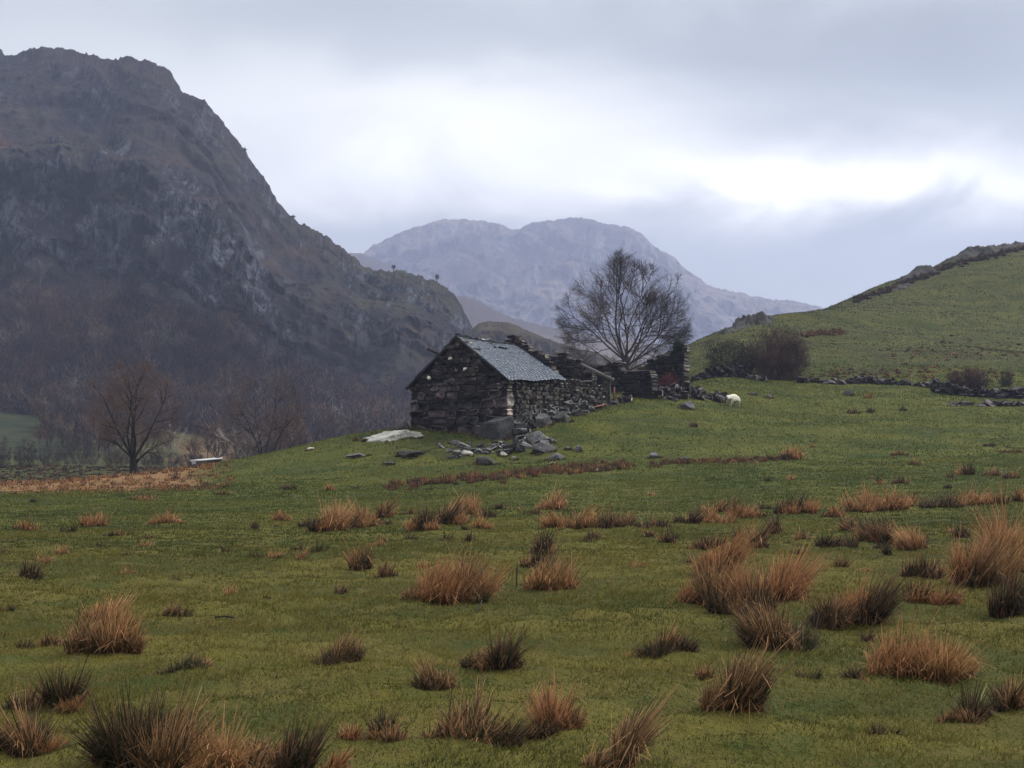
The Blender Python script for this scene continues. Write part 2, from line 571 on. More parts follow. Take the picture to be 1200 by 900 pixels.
CRAG = [(-140, 10), (-90, 20), (-30, 40), (0, 58), (8, 68), (25, 63), (50, 60), (75, 58), (110, 65), (128, 71), (140, 72), (150, 68), (160, 70), (180, 75), (200, 85),
        (208, 97), (213, 108), (228, 112), (242, 120), (255, 135), (265, 148), (275, 160), (290, 182), (300, 196), (312, 212), (326, 236), (340, 254), (352, 264), (366, 271),
        (385, 281), (400, 290), (411, 300), (425, 313), (440, 317), (458, 318), (475, 318), (495, 326), (512, 331), (522, 335), (532, 345), (541, 360), (547, 373), (553, 386), (566, 402), (590, 420), (640, 450)]


def crag_rock(U, S, Wm):
    m = 0.25 + 0.85 * sstep(.42, .5, Wm) * (1 - sstep(.72, .8, Wm)) * (1 - sstep(290, 400, U)) + .3 * sstep(.82, .9, Wm)
    m += .5 * sstep(380, 430, U) * sstep(.5, .65, Wm)
    return np.clip(m * (1 - .85 * (1 - sstep(.2, .42, Wm))), 0, 1)




def crag_marks(U, vc, vf, Wm):
    """where olive grass and where dead bracken grows"""
    v = vf + (vc - vf) * Wm
    n = fbm(U * .03, v * .05, seed=66, octaves=4)
    ol = .75 * sstep(330, 430, U) * sstep(.36, .55, Wm) * np.clip(.40 + 1.7 * n, 0, 1)
    for (u, w_, su, sw, a) in [(60, 190, 70, 22, .9), (40, 130, 50, 14, .5), (250, 190, 40, 12, .6), (290, 330, 40, 30, .7)]:
        ol = ol + a * np.exp(-((U - u) / su) ** 2 - ((v - w_) / sw) ** 2) * np.clip(.6 + 1.5 * n, 0, 1)
    bk = 0 * U
    for (u, w_, su, sw, a) in [(20, 178, 24, 9, .9), (200, 196, 14, 5, .9), (318, 306, 34, 9, .9), (120, 155, 40, 6, .5), (262, 236, 18, 5, .5), (460, 400, 60, 12, .5)]:
        bk = bk + a * np.exp(-((U - u) / su) ** 2 - ((v - w_) / sw) ** 2) * np.clip(.7 + 1.2 * n, 0, 1)
    return np.clip(ol, 0, 1), np.clip(bk, 0, 1)


M['crag'] = hill_mat('crag_heather', (0.007, 0.006, 0.012), (0.030, 0.020, 0.021), (0.038, 0.040, 0.018), (0.012, 0.014, 0.022), (0.17, 0.185, 0.235), (0.50, 0.74), 1.7, 1.0, 3.5)
cragV, cragU, cragS, cragW, cragC = sheet(
    'mountain', CRAG, [(-140, 520), (0, 490), (200, 455), (340, 425), (440, 405), (552, 380), (640, 370)], [(-140, 225), (0, 225), (300, 225), (430, 240), (640, 300)],
    [(-140, 530), (0, 532), (300, 540), (640, 540)],
    [(0, 0), (.12, .10), (.25, .24), (.40, .40), (.47, .47), (.56, .70), (.66, .76), (.78, .82), (.88, .91), (1, 1)],
    M['crag'], 800, 560, 17.0, 0.018, 61, 7.5, crag_rock, ledges=15, marks=crag_marks)

M['fell'] = hill_mat('far_fell', (0.048, 0.038, 0.036), (0.125, 0.098, 0.080), (0.034, 0.028, 0.030), (0.04, 0.04, 0.044), (0.14, 0.14, 0.15), (0.55, 0.85), 0.22, 0.4, 9.0)
sheet('mountain', [(380, 330), (405, 318), (420, 308), (436, 291), (455, 281), (478, 271), (500, 264), (522, 259), (545, 258), (565, 260), (590, 265), (607, 270), (622, 263), (640, 260), (652, 258), (672, 256),
                   (690, 258), (715, 265), (738, 268), (752, 276), (764, 288), (776, 296), (788, 301), (800, 313), (815, 325), (832, 336), (850, 342), (866, 344), (885, 348), (905, 352), (930, 355), (946, 358), (975, 366), (1100, 390)],
      [(380, 2150), (650, 2150), (800, 2080), (1100, 2000)], [(380, 1350), (1100, 1350)], [(380, 500), (1100, 500)],
      [(0, 0), (.2, .12), (.4, .38), (.55, .6), (.7, .74), (.85, .9), (1, 1)], M['fell'], 560, 320, 75.0, 0.0040, 71, 4.2, None, .06, ledges=6)
sheet('mountain', [(370, 320), (395, 300), (411, 295), (424, 296), (436, 300), (450, 306), (464, 312), (500, 330), (540, 350)],
      [(370, 1500), (540, 1450)], [(370, 1000), (540, 1000)], [(370, 500), (540, 500)], [(0, 0), (.4, .4), (.7, .75), (1, 1)], M['fell'], 120, 80, 14.0, 0.008, 81, 1.5)
sheet('mountain', [(490, 360), (515, 352), (530, 347), (545, 346), (556, 349), (568, 356), (580, 363), (592, 369), (606, 374), (630, 380), (660, 386), (700, 393), (760, 402), (840, 412)],
      [(490, 960), (840, 900)], [(490, 700), (840, 680)], [(490, 500), (840, 500)], [(0, 0), (.4, .4), (.7, .75), (1, 1)], M['fell'], 160, 80, 11.0, 0.012, 91, 1.2)
M['knott'] = hill_mat('bracken_knott', (0.018, 0.015, 0.012), (0.048, 0.038, 0.022), (0.038, 0.023, 0.018), (0.05, 0.05, 0.055), (0.10, 0.10, 0.11), (0.4, 0.75), 1.5, 0.8, 1.5)
sheet('hill', [(480, 440), (520, 416), (540, 400), (552, 388), (562, 380), (573, 377), (586, 377), (600, 380), (612, 385), (625, 391), (640, 397), (655, 402), (680, 410), (720, 420), (790, 440)],
      [(480, 330), (790, 320)], [(480, 230), (790, 230)], [(480, 520), (790, 520)], [(0, 0), (.3, .3), (.6, .68), (.8, .86), (1, 1)], M['knott'], 300, 180, 7.5, 0.05, 101, 3.5, ledges=7)


# ------------------------------------------------------------------ bare trees
def frame(d):
    d = d / np.linalg.norm(d)
    a = np.array([0, 0, 1.0]) if abs(d[2]) < .9 else np.array([1.0, 0, 0])
    x = np.cross(a, d); x /= np.linalg.norm(x)
    return x, np.cross(d, x)


def tube(bag, pts, rad, sides, col):
    pts = np.asarray(pts, float)
    n = len(pts)
    dirs = np.gradient(pts, axis=0)
    x, y = frame(dirs.mean(0))
    a = np.arange(sides) * 2 * np.pi / sides
    ring = np.cos(a)[:, None] * x + np.sin(a)[:, None] * y
    V = (pts[:, None] + ring[None] * np.asarray(rad)[:, None, None]).reshape(-1, 3)
    i, j = np.meshgrid(np.arange(n - 1), np.arange(sides), indexing='ij')
    a0 = (i * sides + j).ravel(); b0 = (i * sides + (j + 1) % sides).ravel()
    bag.add(V, Q=np.stack([a0, b0, b0 + sides, a0 + sides], 1), c=col)


def limb(rng, p, d, L, nseg, wob, up, inside=None):
    pts = [np.array(p, float)]
    d = np.array(d, float) / np.linalg.norm(d)
    for k in range(nseg):
        d = d + rng.normal(0, wob, 3) + np.array([0, 0, up])
        d /= np.linalg.norm(d)
        q = pts[-1] + d * L / nseg
        if inside is not None and k > 0 and inside(q) > 1.0 + rng.uniform(-.06, .08):
            break
        pts.append(q)
    return np.array(pts), d


def side_dir(rng, d, ang):
    x, y = frame(d)
    t = rng.uniform(0, 2 * np.pi)
    return d * math.cos(ang) + (x * math.cos(t) + y * math.sin(t)) * math.sin(ang)


def bare_tree(root, limbs, centre, radii, seed, trunk_r, trunk_h, counts, lens, rads, col, mats, parent, flat=0.0, trunk_lean=(0, 0), shades=(1, 1.2), min_side=3, limb_col=None):
    """root: foot of the trunk; limbs: list of (azimuth, polar angle, length factor)"""
    rng = np.random.default_rng(seed)
    centre, radii = np.array(centre), np.array(radii)
    inside = lambda q: float(np.sqrt((((q - centre) / radii) ** 2).sum()))
    col = np.array(col)
    tr, cr = Bag(), Bag()
    root = np.array(root, float)
    top = root + np.array([trunk_lean[0], trunk_lean[1], trunk_h])
    tp = np.array([root + np.array([0, 0, -.3]), root, root * .6 + top * .4 + rng.normal(0, .03, 3), top])
    tube(tr, tp, [trunk_r * 1.5, trunk_r * 1.25, trunk_r, trunk_r * .85], 9, col if limb_col is None else np.array(limb_col))
    stack = []
    for (az, po, lf) in limbs:
        d = np.array([math.sin(R(po)) * math.sin(R(az)), -math.sin(R(po)) * math.cos(R(az)), math.cos(R(po))])
        start = root + (top - root) * rng.uniform(.55, 1.0)
        stack.append((start, d, lens[0] * lf, 0, rads[0] * rng.uniform(.8, 1.1)))
    while stack:
        p, d, L, lv, r = stack.pop()
        nseg = [7, 5, 4, 3, 2][lv]
        pts, dl = limb(rng, p, d, L, nseg, [.13, .16, .17, .15, .1][lv], [.035, .055, .06, .05, .04][lv], inside)
        if len(pts) < 2: continue
        n = len(pts)
        t = np.linspace(0, 1, n)
        rad = r * (1 - t * (.86 if lv == 0 else .72))
        c = col * rng.uniform(*shades)
        tube(tr if lv == 0 else cr, pts, rad, [7, 5, 4, min_side, min_side][lv], c if lv > 1 or limb_col is None else np.array(limb_col))
        if lv + 1 < len(counts) + 1 and lv < len(counts):
            k = counts[lv]
            k = max(1, int(round(k * (0.5 + 0.5 * (n - 1) / nseg))))
            for q in range(k):
                f = rng.uniform(.22 if lv else .25, 1.0) if q else 1.0
                idx = f * (n - 1)
                i0 = min(int(idx), n - 2)
                pos = pts[i0] + (pts[i0 + 1] - pts[i0]) * (idx - i0)
                dd = pts[i0 + 1] - pts[i0]
                dd = dd / np.linalg.norm(dd)
                ang = R(rng.uniform(22, 62)) if q else R(rng.uniform(0, 20))
                nd = side_dir(rng, dd, ang)
                out = (pos - centre); out = out / (np.linalg.norm(out) + 1e-6)
                nd = nd + out * .25
                stack.append((pos, nd, lens[lv + 1] * rng.uniform(.6, 1.25) * (1.15 - .45 * f), lv + 1, max(rads[lv + 1] * rng.uniform(.75, 1.15), .004)))
    tr.build('trunk', mats, parent, True)
    cr.build('crown', mats, parent, True)


BK = (0.030, 0.024, 0.024)
# the big leafless tree behind the ruins
tx, ty, _ = P(733, 470, 84)
tz = gz(tx, ty)
t = thing('bare_tree', 'big round headed leafless tree standing behind the roofless ruins', 'tree', (tx, ty, tz))
cx_, cy_, cz_ = P(733, 382, 84)
limbs_ = []
for i_ in range(17):
    po_ = 6 + 62 * math.sqrt((i_ + .5) / 17)
    limbs_.append(((i_ * 137.5 + 20) % 360, po_, 1.05 if po_ < 45 else .82))
bare_tree((tx, ty, tz), limbs_,
          (cx_ - .1, cy_, cz_ + .05), (4.45, 4.0, 4.6), 7, .28, 3.0, (8, 8, 8, 3), (6.6, 3.0, 1.6, .85, .45), (.085, .032, .0145, .0092, .0074), (.044, .035, .035), M['bark'], t, min_side=3)
# pale thin branches of a small tree at the end of the roofless barn
t = thing('bare_sapling', 'thin pale leafless sapling rising behind the ruined gable', 'tree', (*P(668, 440, 76)[:2], gz(*P(668, 440, 76)[:2])))
c0 = P(672, 405, 76)
bare_tree(tuple(t.location), [(-60, 35, .8), (0, 12, 1), (80, 30, .8)], c0, (1.2, 1.0, 2.6), 17, .07, 1.6, (6, 6, 4), (3.2, 1.3, .6, .3), (.04, .018, .01, .007), (.06, .05, .05), M['bark'], t)

# two meadow trees on the valley floor
for (u, v, d, top, half, seed, lab, limbs, th) in [
    (156, 562, 78, 424, 55, 44, 'leafless tree with forked trunk standing on the orange bog grass', [(-85, 33, 1), (-60, 17, 1.05), (-10, 9, 1), (55, 22, 1.05), (95, 36, 1), (80, 50, .8), (180, 22, 1), (-110, 50, .75)], 1.6),
    (311, 556, 96, 434, 46, 29, 'leafless reddish tree rising behind the brow of the knoll', [(-80, 35, 1), (-40, 18, 1), (20, 12, 1), (70, 28, 1.0), (95, 45, .9), (180, 25, .9), (-100, 55, .7)], 1.3)]:
    x, y, z = P(u, v, d)
    z = gz(x, y)
    zt = P(u, top, d)[2]
    hw = half / F * d
    hgt = zt - z
    t = thing('bare_tree', lab, 'tree', (x, y, z))
    bare_tree((x, y, z), limbs, (x, y, z + hgt * .60), (hw, hw * .9, hgt * .42), seed, .27 if th > 1.4 else .20, th, (8, 7, 6, 3), (hgt * .66, hgt * .3, hgt * .17, .75, .42), (.10, .038, .016, .0115, .0095),
              (0.078, 0.050, 0.041), M['bark'], t, shades=(.8, 1.5), limb_col=(.016, .013, .013))


# ---------------- bushes
def bush(name, lab, cat, u0, u1, v0, v1, d, seed, cols, dens=1.0, leaf=0.0, leafcol=(0.02, 0.03, 0.01), lean=0.0, group=None, z0=None, depth=.8):
    """a thicket of fine bare stems filling the given outline, with optional small leaves"""
    rng = np.random.default_rng(seed)
    xa, y, zb = P(u0, v1, d)
    xb = P(u1, v1, d)[0]
    zt = P(u0, v0, d)[2]
    x = (xa + xb) / 2
    z = gz(x, y) if z0 is None else z0
    hw, hh = (xb - xa) / 2, max(zt - z, .3)
    root = np.array([x, y, z])
    b, lf = Bag(), Bag()
    c = np.array([x + lean * hw, y, z + hh * .48])
    rad = np.array([hw, max(hw * depth, .4), hh * .54])
    lump = rng.normal(0, 1, (10, 3))
    lump /= np.linalg.norm(lump, axis=1)[:, None]
    amp = rng.uniform(-.40, .34, 10)

    def inside(q):
        w = (q - c) / rad
        r = np.linalg.norm(w)
        k = 1 + (amp * np.maximum(lump @ (w / (r + 1e-6)), 0) ** 5).sum()
        return r / k

    n = int(70 * dens)
    step = min(hw, hh)
    for k in range(n):
        p0 = root + np.array([rng.uniform(-.75, .75) * hw, rng.uniform(-.6, .6) * rad[1], -.1])
        d0 = np.array([rng.normal(0, .45) + (p0[0] - x) / hw * .5 + lean * .5, rng.normal(0, .45), 1.0])
        pts, _ = limb(rng, p0, d0, hh * rng.uniform(.8, 1.25), 5, .2, .05, inside)
        if len(pts) < 3: continue
        cc = np.array(cols[rng.integers(len(cols))]) * rng.uniform(.7, 1.3)
        tube(b, pts, np.linspace(.016, .006, len(pts)), 3, cc)
        for q in range(9):
            f = rng.uniform(.25, 1)
            i0 = min(int(f * (len(pts) - 1)), len(pts) - 2)
            dd = side_dir(rng, (pts[i0 + 1] - pts[i0]) / np.linalg.norm(pts[i0 + 1] - pts[i0]), R(rng.uniform(20, 60)))
            p2, _ = limb(rng, pts[i0] * (1 - f % 1) + pts[i0 + 1] * (f % 1), dd, step * rng.uniform(.25, .5), 3, .2, .05, inside)
            if len(p2) < 2: continue
            tube(b, p2, np.linspace(.010, .005, len(p2)), 3, cc * rng.uniform(.8, 1.3))
            for w in range(5):
                i1 = rng.integers(len(p2))
                d3 = rng.normal(0, 1, 3) + np.array([0, 0, .6])
                d3 /= np.linalg.norm(d3)
                e = p2[i1] + d3 * step * rng.uniform(.08, .2)
                if inside(e) > 1.08: continue
                s = np.cross(d3, rng.normal(0, 1, 3)); s /= np.linalg.norm(s)
                b.add([p2[i1] - s * .007, p2[i1] + s * .007, e], T=[[0, 1, 2]], c=cc * rng.uniform(.8, 1.4))
    if leaf:
        m = int(leaf * 2600)
        w = rng.normal(0, 1, (m * 2, 3)); w /= np.linalg.norm(w, axis=1)[:, None]
        w *= rng.uniform(.35, 1, (m * 2, 1)) ** .5
        q = c + w * rad
        cl = fbm(q[:, 0] * 2.2, q[:, 1] * 2.2, q[:, 2] * 2.2, seed=seed, octaves=3)
        q = q[(cl > -.12) & (q[:, 2] > z)][:m]
        for pp in q:
            if inside(pp) > 1: continue
            a = rng.normal(0, 1, 3); a /= np.linalg.norm(a)
            e = np.cross(a, rng.normal(0, 1, 3)); e /= np.linalg.norm(e)
            sz = rng.uniform(.03, .075)
            lf.add([pp - a * sz * .5, pp + e * sz * .6, pp + a * sz, pp - e * sz * .6], Q=[[0, 1, 2, 3]], c=np.array(leafcol) * rng.uniform(.5, 1.7))
    if leaf and lf.n:
        t = thing(name, lab, cat, tuple(root), group)
        b.build('stems', M['bark'], t)
        lf.build('foliage', M['bark'], t)
        return t
    o = b.build(name, M['bark'], None, origin=tuple(root))
    return tag(o, lab, cat, group)


RED = [(.095, .045, .042), (.065, .034, .034), (.12, .06, .05)]
DRK = [(.028, .021, .021), (.042, .033, .032)]
bush('thorn_bush', 'large red-brown leafless bush on the wall foot below the green hill', 'bush', 870, 949, 383, 456, 86, 201, [(.070, .042, .038), (.050, .033, .032), (.090, .052, .044)], 4.6, lean=.12)
bush('gorse_bush', 'dark evergreen gorse between the red-brown bush and the ruin end', 'bush', 826, 888, 400, 446, 86.5, 203, DRK, 1.4, 1.3, (.020, .024, .011))
bush('thorn_bush', 'low spreading brown bush leaning over the tumbled wall', 'bush', 1113, 1162, 430, 462, 80, 205, RED + DRK, 2.0)
bush('thorn_bush', 'small round dark bush poking above the tumbled wall', 'bush', 1170, 1190, 432, 455, 83, 206, DRK, 1.0)
bush('bramble_bush', 'red-stemmed bramble growing inside the roofless cottage', 'bush', 772, 794, 434, 460, 72.6, 207, [(.10, .022, .022), (.07, .02, .02)], 1.1)
bush('thorn_bush', 'brown twiggy bush growing behind the low cottage wall', 'bush', 731, 762, 416, 445, 74, 208, [(.060, .038, .026), (.05, .03, .024)], 1.2)
# valley floor bushes and hedge
for k, (u0, u1, v0, v1, d, cols, lab, dn) in enumerate([
    (-22, 16, 508, 562, 118, DRK, 'dark leafless thicket at the edge of the bog under the green bank', 1.3),
    (14, 44, 512, 562, 120, DRK, 'dark narrow thicket beside the dark thicket on the bog edge', 1.3),
    (40, 74, 520, 562, 126, [(.036, .030, .024)], 'pale olive scrub between the bog-edge thickets', 1.0),
    (66, 118, 506, 562, 132, [(.034, .026, .028), (.026, .02, .022)], 'broad purple-brown scrub below the grassy bank', 1.5),
    (166, 212, 528, 560, 124, [(.034, .024, .026)], 'low purple-brown scrub behind the fork-trunked tree', 1.1),
    (206, 246, 531, 556, 122, [(.03, .022, .024)], 'low dark scrub behind the pale feeding trough', 1.0),
    (118, 160, 524, 560, 128, [(.05, .034, .026)], 'russet scrub beside the trunk of the forked tree', 1.0),
    (258, 300, 520, 552, 140, [(.03, .022, .022)], 'dark scrub below the rusty bracken slope', 1.0),
    (330, 362, 492, 545, 120, [(.045, .032, .032)], 'pinkish leafless scrub behind the brow of the knoll', 1.0)]):
    bush('scrub_bush', lab, 'bush', u0, u1, v0, v1, d, 220 + k, cols, dn, group='scrub along the valley floor')

# ---------------- trees standing on the skyline of the mountain
def crag_point(u, frac):
    j = int(np.argmin(np.abs(cragU - u)))
    i = int(np.argmin(np.abs(cragS - frac)))
    return cragV[i, j]


for (u, wpx, hpx, lab, nm, cl) in [(512, 9, 12, 'small round-headed tree on the far spur skyline', 'hawthorn_tree', DRK), (462, 9, 9, 'bushy dark tree half sunk behind the far spur skyline', 'hawthorn_tree', DRK),
                               (289, 7, 7, 'wispy shrub clinging to the steep crag skyline', 'crag_shrub', DRK), (345, 9, 6, 'low thorn at the shoulder of the crag skyline', 'crag_shrub', DRK), (358, 6, 4, 'tiny thorn just below the shoulder of the crag', 'crag_shrub', DRK)]:
    p = crag_point(u, .995)
    rng = np.random.default_rng(u)
    s = p[1] / F
    h, w = hpx * s, wpx * s
    t = thing(nm, lab, 'tree' if 'tree' in nm else 'shrub', tuple(p))
    tr, cr = Bag(), Bag()
    tube(tr, [p - (0, 0, .5), p + (0, 0, h * .5), p + (.1, 0, h * .8)], [.16, .13, .06], 6, BK)
    cc = p + np.array([0, 0, h * (.58 if 'tree' in nm else .3)])
    for k in range(420):
        q = rng.normal(0, 1, 3); q /= np.linalg.norm(q)
        e = cc + q * np.array([w * .5, w * .5, h * .42]) * (.75 + .35 * float(vnoise(q[0] * 2, q[1] * 2, q[2] * 2, u))) * rng.uniform(.5, 1.05)
        a = cc + q * .1
        sd = np.cross(q, rng.normal(0, 1, 3)); sd /= np.linalg.norm(sd)
        cr.add([a * .55 + e * .45 - sd * .05, a * .55 + e * .45 + sd * .05, e + rng.normal(0, .12, 3)], T=[[0, 1, 2]], c=np.array((.03, .026, .024)) * rng.uniform(.7, 1.3))
    tr.build('trunk', M['bark'], t)
    cr.build('crown', M['bark'], t)


# ---------------- woodland on the lower slopes of the mountain: one mass
def woodland():
    rng = np.random.default_rng(5)
    protos = []
    for k in range(8):
        V, T = [], []
        n = 0

        def ribbon(a, b_, w0, w1):
            nonlocal n
            dd = b_ - a
            s = np.cross(dd, rng.normal(0, 1, 3)); s /= np.linalg.norm(s) + 1e-9
            V.extend([a - s * w0, a + s * w0, b_ + s * w1, b_ - s * w1])
            T.extend([(n, n + 1, n + 2), (n, n + 2, n + 3)])
            n += 4
        ribbon(np.zeros(3) - (0, 0, .05), np.array([rng.normal(0, .03), 0, .45]), .018, .012)
        for q in range(9):
            a = np.array([0, 0, rng.uniform(.2, .45)])
            az, po = rng.uniform(0, 6.28), R(rng.uniform(8, 55))
            d = np.array([math.sin(po) * math.cos(az), math.sin(po) * math.sin(az), math.cos(po)])
            e = a + d * rng.uniform(.3, .5)
            ribbon(a, e, .011, .007)
            for w in range(6):
                s0 = a + (e - a) * rng.uniform(.4, 1)
                d2 = d + rng.normal(0, .5, 3); d2[2] += .2
                e2 = s0 + d2 / np.linalg.norm(d2) * rng.uniform(.12, .26)
                ribbon(s0, e2, .008, .005)
                for x in range(3):
                    s1 = s0 + (e2 - s0) * rng.uniform(.3, 1)
                    d3 = d2 + rng.normal(0, .6, 3)
                    ribbon(s1, s1 + d3 / np.linalg.norm(d3) * rng.uniform(.06, .15), .006, .004)
        protos.append((np.array(V), np.array(T)))
    ns, nu = cragV.shape[:2]
    n = 30000
    fi = rng.uniform(0, 1, n) ** 1.0 * .52 * (ns - 1) / (1 + .35)
    fj = rng.uniform(0, 1, n) * (nu - 1)
    i, j = fi.astype(int), fj.astype(int)
    pos = cragV[i, j] + (cragV[i + 1, j] - cragV[i, j]) * (fi - i)[:, None]
    U = cragU[j]
    Wv = cragW[i, j]
    lim = interp(U, [(-140, .44), (0, .45), (120, .42), (240, .40), (330, .42), (400, .36), (480, .30), (560, .22)])
    nz = fbm(pos[:, 0] * .02, pos[:, 2] * .03, seed=77, octaves=3)
    prob = (1 - sstep(lim - .16, lim + .06, Wv + nz * .10)) * (.72 + .5 * nz)
    # tree crowns grow thinner as the slope turns to open bracken on the east
    prob *= 1 - .75 * sstep(400, 520, U) * sstep(.08, .2, Wv)
    keep = rng.uniform(0, 1, n) < prob * .16
    pos, U, Wv = pos[keep], U[keep], Wv[keep]
    yy = rng.uniform(122, 235, 900)
    aa = rng.uniform(-.44, -.12, 900)
    sc_ = fbm(aa * 20, yy * .04, seed=88, octaves=2)
    ok = (sc_ > -.15) & ~((aa < -.335) & (yy < 185)) & ~(aa < -.385) & ~((yy > 138) & (aa > -.285) & (aa < -.215))
    yy, aa = yy[ok], aa[ok]
    fl = np.stack([aa * yy, yy, H(aa * yy, yy)], 1)
    pos = np.concatenate([pos, fl]); U = np.concatenate([U, U0 + aa * F]); Wv = np.concatenate([Wv, np.full(len(fl), .95)])
    V, T, C = [], [], []
    base = 0
    for p, u_, w_ in zip(pos, U, Wv):
        pv, pt = protos[rng.integers(len(protos))]
        h = rng.uniform(4.5, 10) * (1.05 - .5 * w_)
        a = rng.uniform(0, 6.28)
        c, s = math.cos(a), math.sin(a)
        q = pv @ np.array([[c, s, 0], [-s, c, 0], [0, 0, 1]]) * np.array([h * .9, h * .9, h]) + p
        V.append(q); T.append(pt + base)
        base += len(pv)
        tone = np.array([(.034, .025, .027), (.052, .034, .030), (.026, .021, .025), (.075, .046, .032), (.085, .074, .066)][rng.choice(5, p=[.33, .26, .2, .12, .09])]) * rng.uniform(.6, 1.5) * (1 + 1.1 * float(vnoise(p[0] * .035, p[2] * .05, 0, 5)))
        C.append(np.broadcast_to(tone, (len(pv), 3)))
    o = link('woodland', make_mesh('woodland', np.concatenate(V), np.concatenate(T), np.concatenate(C)), M['wood_far'])
    tag(o, 'purple-brown leafless wood covering the lower slopes of the mountain', 'woodland', None, 'stuff')
    print('woodland trees', len(pos), 'verts', base)


woodland()


# ------------------------------------------------------------------ rocks
def rock(name, lab, cat, loc, size, seed, mat, boxy=2.2, rough=.16, cuts=6, rot=0.0, group=None, tint=(.5, .5, .5), parent=None, tilt=0.0, n=22):
    rng = np.random.default_rng(seed)
    th = np.linspace(0, np.pi, n)
    ph = np.linspace(0, 2 * np.pi, 2 * n + 1)[:-1]
    T, Pp = np.meshgrid(th, ph, indexing='ij')
    d = np.stack([np.sin(T) * np.cos(Pp), np.sin(T) * np.sin(Pp), np.cos(T)], -1).reshape(-1, 3)
    r = 1 / (np.abs(d) ** boxy).sum(1) ** (1 / boxy)
    p = d * r[:, None]
    for k in range(cuts):
        nk = rng.normal(0, 1, 3); nk /= np.linalg.norm(nk)
        dk = rng.uniform(.50, .86)
        ex = np.maximum(p @ nk - dk, 0)
        p = p - ex[:, None] * nk * .97
    p = p * (1 + rough * fbm(d[:, 0] * 1.6 + seed, d[:, 1] * 1.6, d[:, 2] * 1.6, seed=seed, octaves=5, gain=.6))[:, None]
    fr = fbm(p[:, 0] * 4.5 + seed, p[:, 1] * 4.5, p[:, 2] * 4.5, seed=seed + 1, octaves=4, gain=.6, ridged=True)
    p = p * (1 + .45 * rough * fr)[:, None]
    p = p * np.array(size)
    ct, st = math.cos(tilt), math.sin(tilt)
    p = p @ np.array([[ct, 0, -st], [0, 1, 0], [st, 0, ct]])
    c, s = math.cos(rot), math.sin(rot)
    p = p @ np.array([[c, s, 0], [-s, c, 0], [0, 0, 1]])
    m = len(ph)
    i, j = np.meshgrid(np.arange(n - 1), np.arange(m), indexing='ij')
    a = (i * m + j).ravel(); b = (i * m + (j + 1) % m).ravel()
    me = make_mesh(name, p, np.stack([a, a + m, b + m, b], 1), np.broadcast_to(np.array(tint) * rng.uniform(.8, 1.2), p.shape), True)
    o = link(name, me, mat, parent, loc)
    if parent is None: tag(o, lab, cat, group)
    return o


ROCKS = []


def rock_px(u, v, w, h, lab, seed, mat, name='boulder', cat='boulder', boxy=2.8, cuts=13, rot=None, group=None, deep=.75, rough=.16, sink=.40, tint=(.5, .5, .5), tilt=0.0):
    g = ground_hit(u, v)
    if g is None: return None
    s = g[1] / F
    rx, rz = w * s / 2, h * s / (2 - sink * 1.0)
    y = g[1] + rx * deep * .8
    loc = (g[0] * y / g[1], y, max(gz(g[0], g[1]), gz(g[0], y) - .3) + rz * (1 - sink) * .9)
    ROCKS.append((loc[0], loc[1], rx, rx * deep))
    return rock(name, lab, cat, loc, (rx, rx * deep, rz), seed, mat, boxy, rough, cuts, (seed * .37) % .6 - .3 if rot is None else rot, group, tint, None, tilt)


# unit stone with chamfered edges
_sg = [(sx, sy, sz) for sx in (-1, 1) for sy in (-1, 1) for sz in (-1, 1)]
_ix = {s: i for i, s in enumerate(_sg)}
ST_V = []
for s in _sg:
    for k in range(3):
        v = [s[0] * .72, s[1] * .74, s[2] * .60]
        v[k] = s[k]
        ST_V.append(v)
ST_V = np.array(ST_V, float)
ST_Q, ST_T = [], []
for k in range(3):
    o1, o2 = (k + 1) % 3, (k + 2) % 3
    for sg in (-1, 1):
        q = []
        for a, b in ((-1, -1), (1, -1), (1, 1), (-1, 1)):
            s = [0, 0, 0]; s[k] = sg; s[o1] = a; s[o2] = b
            q.append(_ix[tuple(s)] * 3 + k)
        ST_Q.append(q)
for ax in range(3):
    b_, c_ = (ax + 1) % 3, (ax + 2) % 3
    for sb in (-1, 1):
        for sc_ in (-1, 1):
            s1 = [0, 0, 0]; s1[ax] = -1; s1[b_] = sb; s1[c_] = sc_
            s2 = list(s1); s2[ax] = 1
            i1, i2 = _ix[tuple(s1)] * 3, _ix[tuple(s2)] * 3
            ST_Q.append([i1 + b_, i2 + b_, i2 + c_, i1 + c_])
for s in _sg:
    i = _ix[s] * 3
    ST_T.append([i, i + 1, i + 2])
ST_Q, ST_T = np.array(ST_Q), np.array(ST_T)


